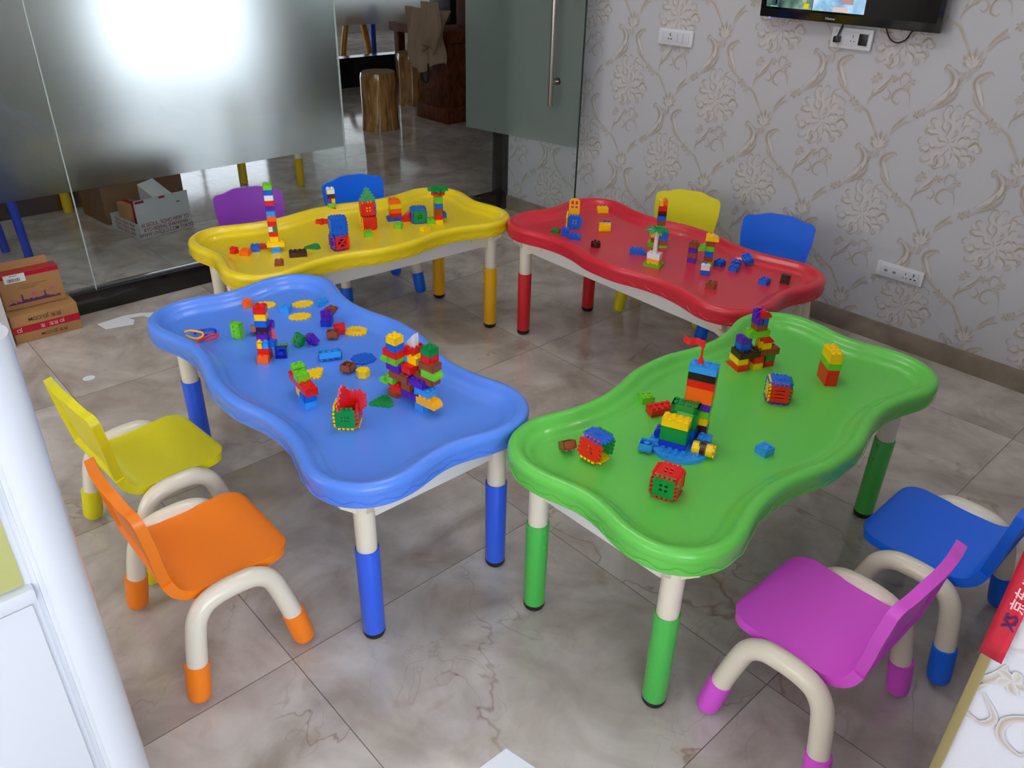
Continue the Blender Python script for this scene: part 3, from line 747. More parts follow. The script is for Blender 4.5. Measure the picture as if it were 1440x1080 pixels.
for (cx, cy, a, col, cn, lab) in (
    (-.7145, 1.4245, 89.8, (255, 134, 14), 'orange', "orange child's chair with cream tube legs, front left beside the white cabinet"),
    (-.985, 1.783, 94.0, YEL_C, 'yellow', "yellow child's chair behind the orange chair at the left end of the blue table"),
    (.686, 1.236, 179.3, (230, 88, 228), 'pink', "pink-purple child's chair with cream tube legs at the front right"),
    (1.070, 1.523, 179.8, BLUE_C, 'blue', "blue child's chair at the right edge, beyond the pink chair"),
    (-1.100, 3.277, -13.5, (134, 56, 176), 'violet', "purple child's chair between the yellow table and the frosted glass wall"),
    (-.675, 3.520, -8.7, BLUE_C, 'blue', "blue child's chair behind the yellow table by the doorway"),
    (.706, 3.393, -69.2, YEL_C, 'yellow', "yellow child's chair behind the red table against the papered wall"),
    (1.020, 3.074, -71.3, BLUE_C, 'blue', "blue child's chair behind the right end of the red table by the papered wall")):
    X, Y = CW(cx, cy); chair(X, Y, a, col, cn, lab)

# ------------------------------------------------------------------ building bricks
BC = {'red': (222, 22, 16), 'blue': (0, 96, 214), 'sky blue': (46, 152, 236), 'dark blue': (24, 52, 196), 'lime': (112, 200, 36), 'green': (0, 138, 58),
      'yellow': (250, 206, 0), 'orange': (250, 104, 14), 'purple': (84, 24, 176), 'brown': (146, 72, 34), 'dark brown': (62, 18, 14), 'white': (232, 232, 234), 'black': (14, 14, 14), 'pink': (222, 80, 92), 'amber': (250, 176, 20)}
def bmat(c): return pmat('toy plastic '+c, BC[c], .30, coat=.15)
U_, BH = 0.016, 0.0192
BM = {}
def stud(bm, x, y, z): add_cyl(bm, .0047, .0042, (x, y, z+.0021), seg=12)
def brick_mesh(kind, nx, ny):
    k = (kind, nx, ny)
    if k in BM: return BM[k]
    bm = bmesh.new(); w_, d_, g = nx*U_-.0003, ny*U_-.0003, .0016
    def studs(xs=None):
        for i in range(nx):
            if xs is not None and i not in xs: continue
            for j in range(ny): stud(bm, (i-(nx-1)/2)*U_, (j-(ny-1)/2)*U_, BH*(2 if kind == 'tall' else 1))
    if kind in ('brick', 'tall', 'half'):
        h = BH*{'brick': 1, 'tall': 2, 'half': .5}[kind]
        add_box(bm, (w_, d_, .002), (0, 0, h-.001))
        for s in (-1, 1):
            add_box(bm, (w_, g, h-.0005), (0, s*(d_/2-g/2), (h-.0005)/2)); add_box(bm, (g, d_, h-.0005), (s*(w_/2-g/2), 0, (h-.0005)/2))
        for i in range(max(0, nx-1)):
            for j in range(max(0, ny-1)):
                add_cyl(bm, .0062, h-.004, ((i-(nx-2)/2)*U_, (j-(ny-2)/2)*U_, h/2), seg=14)
        if kind == 'half':
            for i in range(nx):
                for j in range(ny): stud(bm, (i-(nx-1)/2)*U_, (j-(ny-1)/2)*U_, h)
        else: studs()
    elif kind in ('slope', 'curve', 'window', 'wedge'):
        if kind == 'slope': P = [(-w_/2, 0), (w_/2, 0), (w_/2, BH*.25), (w_/2-U_*(nx-1), BH), (-w_/2, BH)]
        elif kind == 'wedge': P = [(-w_/2, 0), (w_/2, 0), (w_/2, BH*2), (-w_/2+.002, BH*.3)]
        elif kind == 'curve': P = [(-w_/2, 0), (w_/2-.002, 0)]+[(w_/2-U_*1.3+U_*1.3*math.cos(a), BH*.08+BH*.92*math.sin(a)) for a in [PI/2*k_/7 for k_ in range(8)]]+[(-w_/2, BH)]
        if kind == 'window':
            H = BH*3.2; t_ = .007
            for lo, hi in (((-w_/2, 0), (-w_/2+.010, H)), ((w_/2-.010, 0), (w_/2, H)), ((-w_/2, H-.016), (w_/2, H)), ((-w_/2, 0), (w_/2, .006))):
                add_box(bm, (hi[0]-lo[0], d_, hi[1]-lo[1]), ((lo[0]+hi[0])/2, 0, (lo[1]+hi[1])/2))
            for i in range(nx):
                for j in range(ny): stud(bm, (i-(nx-1)/2)*U_, (j-(ny-1)/2)*U_, H)
        else:
            add_prism(bm, P, -d_/2, d_/2, M=Matrix.Rotation(PI/2, 4, 'X'))
            if kind == 'slope': studs([0])
            if kind == 'curve': studs(list(range(max(1, nx-1))))
    elif kind == 'round':
        add_cyl(bm, nx*U_/2, BH*.92, (0, 0, BH*.46), seg=28); add_cyl(bm, nx*U_/2*.86, BH*.1, (0, 0, BH*.95), seg=28)
        for i in (-.5, .5):
            for j in (-.5, .5): stud(bm, i*U_, j*U_, BH)
    elif kind == 'hexbrick':
        add_prism(bm, [(nx*U_/2*math.cos(a), nx*U_/2*math.sin(a)) for a in [PI/3*k_+.3 for k_ in range(6)]], 0, BH)
        for i in (-.5, .5): stud(bm, i*U_, 0, BH)
    elif kind == 'cone':
        add_cyl(bm, .011, .034, (0, 0, .017), seg=4, r2=.001)
    elif kind == 'disc':
        add_cyl(bm, nx*U_/2, .0095, (0, 0, .00475), seg=48)
        for i in range(nx):
            for j in range(nx):
                x, y = (i-(nx-1)/2)*U_, (j-(nx-1)/2)*U_
                if math.hypot(x, y) < nx*U_/2-.006: stud(bm, x, y, .0095)
    elif kind == 'trunk':
        add_box(bm, (w_, d_, BH*1.1), (0, 0, BH*.55)); add_cyl(bm, .0085, .088, (0, 0, BH+.043), seg=16, r2=.0065)
    elif kind == 'palm':
        for k_ in range(7):
            a = 2*PI*k_/7; Pp = [(0.003, 0, .006), (.018, 0, .009), (.034, 0, .004), (.047, 0, -.006)]
            M = Matrix.Rotation(a, 4, 'Z')
            add_tube(bm, [M @ Vector(p) for p in Pp], [.006, .0125, .011, .002], 8, flat=.35)
        add_cyl(bm, .008, .009, (0, 0, .009), seg=14)
    elif kind in ('gearround', 'daisy'):
        n = 10 if kind == 'daisy' else 6; R_ = nx*U_/2
        P = []
        for k_ in range(n*8):
            a = 2*PI*k_/(n*8); P.append(((R_*(1+.16*math.copysign(min(1, abs(math.sin(n*a/1.0))*2), math.sin(n*a))))*math.cos(a), (R_*(1+.16*math.copysign(min(1, abs(math.sin(n*a))*2), math.sin(n*a))))*math.sin(a)))
        add_prism(bm, P, 0, .010)
        for i in range(-2, 3):
            for j in range(-2, 3):
                if math.hypot(i, j)*.0105 < R_*.85: add_cyl(bm, .003, .003, (i*.0105, j*.0105, .0115), seg=8)
    elif kind == 'flag':
        add_cyl(bm, .0075, .006, (0, 0, .003), seg=18); add_cyl(bm, .0055, .008, (0, 0, .007), seg=18)
        add_cyl(bm, .0026, .052, (0, 0, .030), seg=12); add_cyl(bm, .0042, .016, (0, 0, .047), seg=12)
        rows = []
        for i in range(13):
            x = -.003-i*.0036; y = .004*math.sin(i*.55); zz = .001*math.sin(i*.6)+i*.0004
            rows.append([bm.verts.new((x, y+s*.0012, z_+zz)) for z_, s in ((.0385, -1), (.0545, -1), (.0545, 1), (.0385, 1))])
        for A, B in zip(rows, rows[1:]):
            for q in range(4): bm.faces.new((A[q], A[(q+1) % 4], B[(q+1) % 4], B[q]))
        bm.faces.new(rows[0]); bm.faces.new(rows[-1][::-1])
    me = bm_mesh(bm, kind+'_piece', 30); BM[k] = me; return me
# toothed interlocking panels
def teeth_square(a, n=4, d=.0055):
    p = []; s = a/(2*n+1)
    base = []
    for i in range(2*n+1):
        y = -a/2 if i % 2 == 0 else -a/2-d
        base += [(-a/2+i*s, y), (-a/2+(i+1)*s, y)]
    out = []
    for r_ in range(4):
        c, q = round(math.cos(r_*PI/2)), round(math.sin(r_*PI/2))
        out += [(c*x-q*y, q*x+c*y) for x, y in base]
    res = []
    for pt in out:
        if not res or (abs(pt[0]-res[-1][0])+abs(pt[1]-res[-1][1])) > 1e-7: res.append(pt)
    return res
def teeth_tri(a, n=4, d=.004):
    P = [(-a/2, -a*.29), (a/2, -a*.29), (0, a*.577)]; res = []
    for k in range(3):
        A, B = Vector(P[k]), Vector(P[(k+1) % 3]); t = (B-A)/(2*n+1); nn = Vector((t.y, -t.x)).normalized()*d
        for i in range(2*n+1):
            o_ = nn if i % 2 else Vector((0, 0)); res += [tuple(A+t*i+o_), tuple(A+t*(i+1)+o_)]
    return res
PM = {}; PSC = 1.30
def panel_mesh(kind):
    if kind in PM: return PM[kind]
    a = .036
    H = {'window': [rect(sx*.0045, sy*.0045, .006, .006) for sx in (-1, 1) for sy in (-1, 1)],
         'bars': [rect(0, y, .020, .0032) for y in (-.008, 0, .008)],
         'slots': [rect(x, 0, .0022, .012) for x in (-.0075, -.0025, .0025, .0075)],
         'dots': [rect(x, y, .0042, .0042) for x in (-.006, 0, .006) for y in (-.0035, .0035)],
         'holes': [rect(x, y, .0035, .0035) for x in (-.012, -.006, 0, .006, .012) for y in (-.012, -.006, 0, .006, .012)],
         'cross': [[(-.010, -.012), (.010, -.012), (0, -.0015)], [(-.010, .012), (.010, .012), (0, .0015)][::-1], [(-.012, -.010), (-.012, .010), (-.0015, 0)][::-1], [(.012, -.010), (.012, .010), (.0015, 0)]],
         'face': [rect(-.005, .002, .004, .005), rect(.005, .002, .004, .005)]}
    if kind == 'tri': me = holed_mesh('panel', teeth_tri(.046), [rect(x, -.006, .0022, .004) for x in (-.008, 0, .008)], .0045)
    elif kind == 'oval':
        P = [(.024*math.cos(t)*(1+.09*(1 if (k//2) % 2 else -1)), .0175*math.sin(t)*(1+.09*(1 if (k//2) % 2 else -1))) for k, t in enumerate([2*PI*k/56 for k in range(56)])]
        me = holed_mesh('panel', P, [rect(-.005, 0, .004, .005), rect(.005, 0, .004, .005)], .0045)
    elif kind == 'doorleaf':
        P = [(-.016, -.032), (.016, -.032), (.016, .026)]+[(.016*math.cos(t), .026+.008*math.sin(t)) for t in [PI*k/8 for k in range(1, 8)]]+[(-.016, .026)]
        me = holed_mesh('panel', P, [rect(-.0065, .021, .009, .013), rect(.0065, .021, .009, .013), rect(-.0065, .007, .009, .009), rect(.0065, .007, .009, .009)], .005)
    else: me = holed_mesh('panel', teeth_square(a), H[kind], .0045)
    me.transform(Matrix.Diagonal((PSC, PSC, 1.15, 1))); PM[kind] = me; return me

SEEN = {}
def build(name, label, cat, x, y, rz, pieces, z=TRAY_Z, rot=None, group=None):
    """pieces: (kind, nx, ny, colour, px, py, level[, quarter turns[, euler]]) in stud units; one piece -> a single mesh thing"""
    if len(pieces) == 1:
        k = pieces[0]; o = link(name, brick_mesh(k[0], k[1], k[2]), bmat(k[3])); o.location = (x, y, z)
        o.rotation_euler = rot if rot else (0, 0, R(rz)); tag(o, label, cat, group); return o
    t = empty(name, (x, y, z), R(rz), label, cat, group, rot)
    for p in pieces:
        o = link('toy_brick' if p[0] not in ('flag', 'palm', 'disc', 'trunk') else {'flag': 'flag', 'palm': 'palm_leaves', 'disc': 'round_plate', 'trunk': 'palm_trunk'}[p[0]], brick_mesh(p[0], p[1], p[2]), bmat(p[3]), t)
        o.location = (p[4]*U_, p[5]*U_, p[6]*BH)
        o.rotation_euler = p[8] if len(p) > 8 else (0, 0, (p[7] if len(p) > 7 else 0)*PI/2)
        o['label'] = p[3]+' piece'
    return t
def loose(label, kind, nx, ny, col, x, y, rz, z=TRAY_Z, rot=None, group=None, name='toy_brick'):
    return build(name, label, 'toy brick', x, y, rz, [(kind, nx, ny, col, 0, 0, 0)], z, rot, group)
def flatpanel(label, kind, col, x, y, rz, rot=None, z=None, name='jigsaw_tile'):
    o = link(name, panel_mesh(kind), bmat(col)); o.location = (x, y, z if z else TRAY_Z+.00225); o.rotation_euler = rot if rot else (0, 0, R(rz))
    return tag(o, label, 'toy tile')
def cube(label, x, y, rz, faces, z=TRAY_Z, rot=None, name='panel_cube', extra=()):
    """faces: dict front/back/left/right/top/bottom -> (colour, kind)"""
    t = empty(name, (x, y, z), R(rz), label, 'toy cube', None, rot); h = .0205*PSC; c = .0232*PSC
    F_ = {'front': ((0, -h, c), (PI/2, 0, 0)), 'back': ((0, h, c), (PI/2, 0, PI)), 'left': ((-h, 0, c), (PI/2, 0, -PI/2)), 'right': ((h, 0, c), (PI/2, 0, PI/2)),
          'top': ((0, 0, c+h), (0, 0, 0)), 'bottom': ((0, 0, c-h), (0, 0, 0))}
    for k, (col, kind) in faces.items():
        o = link('panel', panel_mesh(kind), bmat(col), t); o.location, o.rotation_euler = F_[k]; o['label'] = col+' panel'
    for (col, kind, loc, ro) in extra:
        o = link('panel', panel_mesh(kind), bmat(col), t); o.location, o.rotation_euler = [v*PSC for v in loc], ro; o['label'] = col+' panel'
    return t

# ---- toys on the blue table
def chain_link(label, col, x, y, rz, tilt, z):
    pts = [(-.030, 0, 0), (-.020, .012, 0), (.012, .017, 0), (.026, .010, 0), (.028, 0, 0), (.026, -.010, 0), (.012, -.017, 0), (-.014, -.013, 0)]
    o = tube('chain_link', catmull(pts, 5)[:], .0034, bmat(col), None, 10); o.location = (x, y, z); o.rotation_euler = (R(tilt), R(tilt/2), R(rz)); tag(o, label, 'plastic link')
chain_link('dark blue plastic chain link, underneath the yellow and red links on the blue table', 'dark blue', -2.150, .775, 70, 4, TRAY_Z+.006)
chain_link('red plastic chain link lying on the dark blue link on the blue table', 'red', -2.092, .758, 95, -8, TRAY_Z+.013)
chain_link('yellow plastic chain link, nearest the left rim of the blue table', 'amber', -2.138, .735, 30, 8, TRAY_Z+.016)
loose('lime green brick standing on its end left of the leaning tower, blue table', 'brick', 2, 3, 'lime', -2.072, .846, 0, rot=(PI/2, 0, R(25)), z=TRAY_Z+.024)
loose('brown brick lying hollow side up just left of the leaning tower, blue table', 'brick', 2, 2, 'brown', -2.060, .893, 0, rot=(R(158), 0, R(60)), z=TRAY_Z+.026)
build('brick_tower', 'tall narrow brick tower with red top and orange foot on the blue table', 'brick tower', -1.898, .836, 50.6, [
    ('brick', 2, 2, 'orange', 0, -1.1, 0), ('brick', 2, 2, 'red', 0, .3, 0), ('brick', 2, 2, 'red', 0, 0, 1), ('brick', 1, 2, 'yellow', -.5, 0, 2), ('brick', 1, 2, 'sky blue', .5, 0, 2),
    ('brick', 1, 2, 'blue', 1.5, .6, 2), ('brick', 2, 2, 'purple', 0, .7, 3), ('brick', 2, 2, 'dark brown', 0, 1.0, 4), ('brick', 2, 2, 'purple', .6, 2.0, 4), ('brick', 2, 2, 'blue', 0, 1.0, 5),
    ('brick', 2, 2, 'yellow', 0, 1.0, 6), ('brick', 2, 2, 'red', 0, 1.0, 7), ('cone', 1, 1, 'pink', 1.6, .7, 3)])
build('brick_pair', 'dark blue brick on its side joined to a lime brick, beside the leaning tower', 'brick pair', -1.868, .868, 0, [
    ('brick', 2, 2, 'dark blue', 0, 0, 0), ('brick', 2, 2, 'lime', .1, .2, 1)], rot=(R(-90), 0, R(56)), z=TRAY_Z+.016)
loose('orange-brown round brick left of the tower top at the back of the blue table', 'round', 2, 2, 'orange', -2.252, .958, 20)
flatpanel('yellow toothed panel standing behind the red tower top on the blue table', 'oval', 'yellow', -2.225, 1.003, 55)
flatpanel('yellow toothed oval panel touching the light blue brick, farther of the two there', 'oval', 'yellow', -2.155, 1.098, 75)
flatpanel('yellow toothed oval panel with two holes in front of the light blue brick', 'oval', 'yellow', -2.078, 1.045, 65)
loose('light blue brick between the two yellow oval panels and the tall tower', 'brick', 2, 2, 'sky blue', -2.143, 1.032, 40)
loose('light blue brick at the far end of the blue table next to a brown brick', 'brick', 2, 2, 'sky blue', -2.112, 1.145, 75)
loose('brown brick in front of the light blue one at the far end, blue table', 'brick', 2, 2, 'brown', -2.040, 1.133, 15)
loose('dark blue brick under the purple brick in the little heap on the blue table', 'brick', 2, 3, 'dark blue', -1.985, 1.085, 50)
loose('purple brick on top of the little heap at the middle back of the blue table', 'brick', 2, 2, 'purple', -1.972, 1.078, 0, z=TRAY_Z+.0245, rot=(R(8), R(-6), R(60)))
loose('red brick tipped on its side between a purple brick and the yellow slotted square', 'brick', 2, 2, 'red', -1.910, 1.080, 0, rot=(R(90), 0, R(70)), z=TRAY_Z+.016)
loose('brown brick with its hollow side up in front of the red tipped brick', 'brick', 2, 2, 'brown', -1.888, 1.046, 0, rot=(R(170), 0, R(52)), z=TRAY_Z+.025)
flatpanel('yellow square toothed panel with four slots on the blue table', 'slots', 'yellow', -1.880, 1.122, 50)
loose('small green brick tipped against a purple brick in the middle of the blue table', 'brick', 2, 2, 'green', -1.912, .955, 0, rot=(R(70), R(15), R(20)), z=TRAY_Z+.016)
loose('purple brick leaning on the small green brick in the middle of the blue table', 'brick', 2, 2, 'purple', -1.895, .988, 0, rot=(R(115), R(-20), R(5)), z=TRAY_Z+.020)
loose('long light blue brick lying hollow side up in the middle of the blue table', 'brick', 4, 2, 'sky blue', -1.783, .972, 0, rot=(R(172), 0, R(66)), z=TRAY_Z+.025)
flatpanel('dark blue toothed grid panel lying flat near the middle of the blue table', 'holes', 'blue', -1.718, 1.040, 80)
loose('brown brick lying hollow side up in front of the dark blue grid panel', 'brick', 2, 2, 'brown', -1.685, .970, 0, rot=(R(175), 0, R(25)), z=TRAY_Z+.0245)
loose('yellow six-sided brick beside the hollow brown brick on the blue table', 'hexbrick', 2.4, 2, 'yellow', -1.640, .988, 30)
flatpanel('yellow triangular toothed panel behind the lime and red bricks on the blue table', 'tri', 'yellow', -1.735, .892, 20)
build('brick_model', 'small brick build with two lime bricks on a long red one and a blue foot', 'brick build', -1.622, .806, -8, [
    ('brick', 3, 2, 'sky blue', .9, -.2, 0), ('brick', 2, 2, 'yellow', -.3, -.1, 1), ('brick', 2, 2, 'blue', 1.4, -.2, .9), ('brick', 2, 2, 'yellow', .6, 0, 1.0), ('tall', 1, 1, 'yellow', -.6, 0, 0.2),
    ('brick', 4, 2, 'red', -2.5, 0, 2), ('brick', 4, 2, 'red', 1.0, 0, 2), ('brick', 2, 2, 'lime', -.8, -.1, 3), ('brick', 2, 2, 'lime', -3.4, .4, 3)])
cube('green toothed panel house with red spikes, nearest the front of the blue table', -1.462, .828, 47, {
    'front': ('green', 'dots'), 'left': ('yellow', 'slots'), 'right': ('red', 'bars'), 'back': ('red', 'bars'), 'bottom': ('yellow', 'holes')},
    name='panel_house', extra=(('red', 'tri', (-.002, -.006, .058), (R(84), 0, R(62))), ('red', 'slots', (.012, .008, .046), (R(90), 0, R(10)))))
flatpanel('green triangular toothed panel lying right of the panel house on the blue table', 'tri', 'green', -1.490, .948, 40)
build('brick_creature', 'big many-coloured brick creature with three towers on the blue table', 'brick build', -1.500, .998, 9.2, [
    ('brick', 2, 2, 'brown', 0, 0, 0), ('brick', 3, 2, 'red', 1.0, 0, 1), ('brick', 2, 2, 'lime', -.6, 0, 2), ('curve', 2, 2, 'lime', -1.9, 0, 1.6, 2), ('brick', 4, 2, 'brown', 1.6, 0, 3),
    ('brick', 2, 2, 'brown', 3.2, 0, 2), ('brick', 4, 2, 'purple', 4.2, -.1, 1), ('brick', 3, 2, 'purple', .3, .2, 4), ('brick', 2, 2, 'lime', .3, 0, 5), ('curve', 2, 2, 'lime', -1.4, 0, 5, 2),
    ('brick', 3, 2, 'red', -.1, 0, 6), ('brick', 2, 2, 'blue', .3, 0, 7), ('brick', 2, 2, 'yellow', .3, 0, 8),
    ('brick', 2, 2, 'sky blue', 6.2, -.2, 0), ('curve', 4, 2, 'amber', 7.6, -.2, 1), ('brick', 3, 2, 'sky blue', 6.4, .2, 2), ('brick', 4, 2, 'purple', 4.7, .3, 3), ('brick', 4, 2, 'brown', 6.0, 1.0, 3.6),
    ('curve', 3, 2, 'lime', 7.2, 1.0, 4.6), ('brick', 3, 2, 'brown', 6.6, 1.2, 5.6), ('brick', 2, 2, 'red', 6.4, 1.4, 6.6), ('brick', 2, 2, 'green', 6.4, 1.4, 7.6),
    ('brick', 2, 2, 'red', 3.0, .4, 4.4, 1), ('brick', 2, 2, 'yellow', 3.2, 1.6, 5.4, 1), ('brick', 2, 3, 'red', 2.0, 2.4, 6.2), ('wedge', 2, 1, 'white', 1.6, 2.4, 7.2)])

# ---- toys on the green table
cube('open toothed panel cube, blue top and red window side, left end of the green table', -.972, 1.178, 0, {
    'front': ('red', 'window'), 'top': ('blue', 'slots'), 'back': ('green', 'holes'), 'bottom': ('yellow', 'holes')}, rot=(R(-6), R(5), R(8)), z=TRAY_Z+.004)
loose('brown brick hidden behind the open toothed cube on the green table', 'brick', 2, 2, 'brown', -1.034, 1.150, 0, rot=(R(150), 0, R(70)), z=TRAY_Z+.028)
cube('red and green toothed panel cube with window holes, front of the green table', -.780, 1.200, 20, {
    'front': ('green', 'window'), 'top': ('red', 'window'), 'right': ('red', 'bars'), 'left': ('red', 'bars'), 'back': ('red', 'slots'), 'bottom': ('red', 'holes')})
loose('single light blue brick just left of the brick ship on the green table', 'brick', 2, 2, 'sky blue', -.912, 1.294, 18, rot=(R(176), 0, R(28)), z=TRAY_Z+.0243)
ship = build('brick_ship', 'tall brick ship with a red flag on a round blue plate, green table', 'brick build', -.874, 1.346, 22.8, [
    ('disc', 9, 9, 'sky blue', .8, 1.0, 0),
    ('brick', 4, 2, 'dark blue', 0, 0, .5), ('tall', 4, 2, 'green', 0, 0, 1.5), ('brick', 4, 2, 'yellow', 0, 0, 3.5),
    ('brick', 2, 2, 'dark blue', -2.2, 1.9, .5), ('window', 4, 2, 'green', .6, 2.5, 2.4), ('brick', 4, 2, 'blue', .6, 2.5, .5), ('brick', 4, 2, 'blue', .6, 2.5, 1.4),
    ('brick', 2, 2, 'purple', 2.9, 4.5, .5), ('brick', 2, 2, 'dark brown', 2.9, 4.5, 1.5), ('brick', 2, 2, 'yellow', 2.9, 4.5, 2.5), ('brick', 2, 2, 'lime', 2.9, 4.5, 3.5), ('brick', 2, 2, 'purple', 2.9, 4.5, 4.5),
    ('tall', 4, 2, 'orange', 2.0, 4.5, 5.5), ('brick', 4, 2, 'red', 2.0, 4.5, 7.5), ('brick', 4, 2, 'black', 2.0, 4.5, 8.5), ('brick', 4, 2, 'sky blue', 2.0, 4.5, 9.5), ('flag', 1, 1, 'red', 1.4, 4.2, 10.7),
    ('round', 2, 2, 'yellow', 2.8, .4, .9, 0, (0, R(90), 0)), ('round', 2, 2, 'dark brown', 3.7, .4, .9, 0, (0, R(90), 0)), ('round', 2, 2, 'yellow', 4.6, .4, .9, 0, (0, R(90), 0)), ('brick', 2, 2, 'sky blue', 4.0, 2.6, .5)])
loose('lime brick half under the red brick left of the ship tower, green table', 'brick', 2, 2, 'lime', -1.055, 1.470, 60)
loose('red brick lying beside the lime brick behind the ship, green table', 'brick', 4, 2, 'red', -.997, 1.452, 0, rot=(R(4), R(0), R(68)), z=TRAY_Z+.002)
build('brick_castle', 'stepped brick castle of many colours at the far end of the green table', 'brick build', -1.011, 1.816, -25, [
    ('slope', 4, 2, 'red', 0, 0, 0, 2), ('brick', 3, 2, 'yellow', .3, 0, 1), ('brick', 2, 2, 'yellow', 1.0, 3, 0), ('brick', 2, 2, 'red', 1.0, 3, 1), ('brick', 2, 2, 'red', .6, 5.5, 0), ('brick', 2, 2, 'green', .6, 5.5, 1),
    ('brick', 3, 4, 'dark brown', .5, 1, 2), ('brick', 2, 4, 'brown', .8, 5.0, 2), ('brick', 2, 2, 'blue', .2, .4, 3), ('brick', 2, 2, 'purple', .2, .4, 4),
    ('brick', 2, 2, 'yellow', .6, 4.3, 3), ('slope', 2, 2, 'red', .6, 4.6, 4, 1), ('brick', 2, 4, 'lime', .4, 2.6, 5), ('brick', 2, 2, 'brown', .4, 2.8, 6), ('brick', 2, 1, 'purple', .4, 2.2, 7), ('brick', 2, 1, 'blue', .4, 3.3, 7),
    ('curve', 2, 1, 'purple', .4, 2.3, 8, 3), ('brick', 1, 2, 'purple', 0, 2.6, 8), ('curve', 2, 2, 'red', .5, 3.2, 8, 1)])
cube('toothed panel cube with red barred front and blue top, centre of the green table', -.838, 1.742, 38, {
    'front': ('red', 'bars'), 'top': ('blue', 'slots'), 'left': ('yellow', 'holes'), 'right': ('green', 'window'), 'back': ('blue', 'bars'), 'bottom': ('purple', 'holes')})
build('brick_block', 'red block topped with lime and yellow bricks at the right of the green table', 'brick build', -.803, 1.938, -42, [
    ('tall', 4, 2, 'red', 0, 0, 0), ('half', 4, 2, 'red', 0, 0, 2), ('brick', 4, 2, 'lime', 0, 0, 2.5), ('brick', 4, 2, 'yellow', 0, 0, 3.5), ('half', 4, 2, 'yellow', 0, 0, 4.5)])
loose('single light blue brick right of the ship, near the middle of the green table', 'brick', 2, 2, 'sky blue', -.722, 1.497, -8)

# ---- toys on the red table
t = build('window_model', 'yellow arched window standing on toothed panels, left end of the red table', 'brick build', -2.140, 2.325, 40, [
    ('brick', 2, 2, 'yellow', 0, 0.4, 0), ('half', 2, 1, 'yellow', 0, .4, 1)])
for nm, kind, col, loc, ro in (('window_frame', 'doorleaf', 'amber', (.004, .012, .072), (PI/2, 0, 0)), ('panel', 'window', 'blue', (.010, -.022, .0298), (PI/2, 0, 0)), ('panel', 'bars', 'yellow', (-.022, .002, .0298), (PI/2, 0, -PI/2))):
    o = link(nm, panel_mesh(kind), bmat(col), t); o.location = loc; o.rotation_euler = ro; o['label'] = col+' panel'
loose('yellow brick lying alone near the far rim at the left of the red table', 'brick', 3, 2, 'yellow', -2.200, 2.577, 50)
loose('purple brick partly behind a yellow brick on the red table', 'brick', 2, 2, 'purple', -2.058, 2.440, 30)
loose('yellow brick in front of the purple one on the red table', 'brick', 3, 2, 'yellow', -2.036, 2.404, 0, rot=(R(90), 0, R(50)), z=TRAY_Z+.016)
loose('dark brown round brick near the left rim of the red table', 'round', 2.4, 2, 'dark brown', -1.926, 2.232, 10)
loose('blue brick right in front of the yellow window model on the red table', 'brick', 2, 2, 'blue', -2.094, 2.237, 0, rot=(R(90), 0, R(45)), z=TRAY_Z+.016)
loose('blue curved brick near the front rim below the window model, red table', 'curve', 3, 2, 'blue', -2.036, 2.234, 30)
loose('small green brick beside the blue one at the left rim of the red table', 'half', 2, 2, 'green', -2.140, 2.228, 30)
loose('blue curved long brick left of the palm tree on the red table', 'curve', 4, 2, 'blue', -1.770, 2.298, 38)
t = build('palm_tree_model', 'toy palm tree with green leaves and a white trunk on the red table', 'toy tree', -1.655, 2.248, 19, [
    ('half', 4, 3, 'lime', 0, 0, 0), ('brick', 3, 2, 'amber', 0, 0, .5), ('trunk', 3, 2, 'white', 0, 0, 1.5), ('palm', 1, 1, 'green', 0, 0, 6.9)])
build('brick_tower', 'slim brick tower with yellow and orange top behind the palm tree, red table', 'brick tower', -1.772, 2.424, 40, [
    ('half', 2, 2, 'lime', 1.0, 0, 0), ('brick', 2, 2, 'lime', -1.6, -.2, 0), ('brick', 2, 2, 'brown', 1, 0, .5), ('brick', 2, 2, 'brown', -1, 0, 1), ('slope', 2, 2, 'amber', -1.1, 0, 2, 2), ('brick', 2, 2, 'blue', 1, 0, 1.5), ('brick', 2, 2, 'blue', 1, 0, 2.5),
    ('brick', 2, 2, 'lime', 0, 0, 3.5), ('brick', 2, 2, 'brown', 0, 0, 4.5), ('brick', 2, 2, 'blue', 0, 0, 5.5), ('brick', 2, 2, 'dark brown', 0, 0, 6.5), ('brick', 2, 2, 'red', 0, 0, 7.5), ('brick', 1, 2, 'yellow', -.5, 0, 8.5), ('brick', 1, 2, 'orange', .5, .3, 8.5)])
build('brick_tower', 'short square tower of brown and purple bricks on the red table', 'brick tower', -1.590, 2.392, 25, [
    ('brick', 2, 2, 'purple', 0, 0, 0), ('brick', 2, 2, 'brown', 0, 0, 1), ('brick', 2, 2, 'purple', 0, 0, 2), ('brick', 2, 2, 'brown', 0, 0, 3)])
build('brick_tower', 'brick tower with a rounded yellow cap in the middle of the red table', 'brick tower', -1.530, 2.405, 33, [
    ('brick', 1, 2, 'red', -.6, 0, 0), ('brick', 1, 2, 'lime', .6, -.1, 0), ('brick', 2, 2, 'brown', 0, 0, 1), ('brick', 2, 2, 'blue', 0, 0, 2), ('brick', 2, 2, 'blue', 0, 0, 2), ('brick', 2, 2, 'lime', 0, 0, 3), ('slope', 2, 2, 'lime', -1.2, 0, 3, 2), ('brick', 2, 2, 'brown', 0, 0, 4), ('curve', 3, 2, 'yellow', .3, 0, 5)][:4]+[
    ('brick', 2, 2, 'lime', 0, 0, 3), ('slope', 2, 2, 'lime', -1.6, 0, 3, 2), ('brick', 2, 2, 'brown', 0, 0, 4), ('curve', 3, 2, 'yellow', .3, 0, 5)])
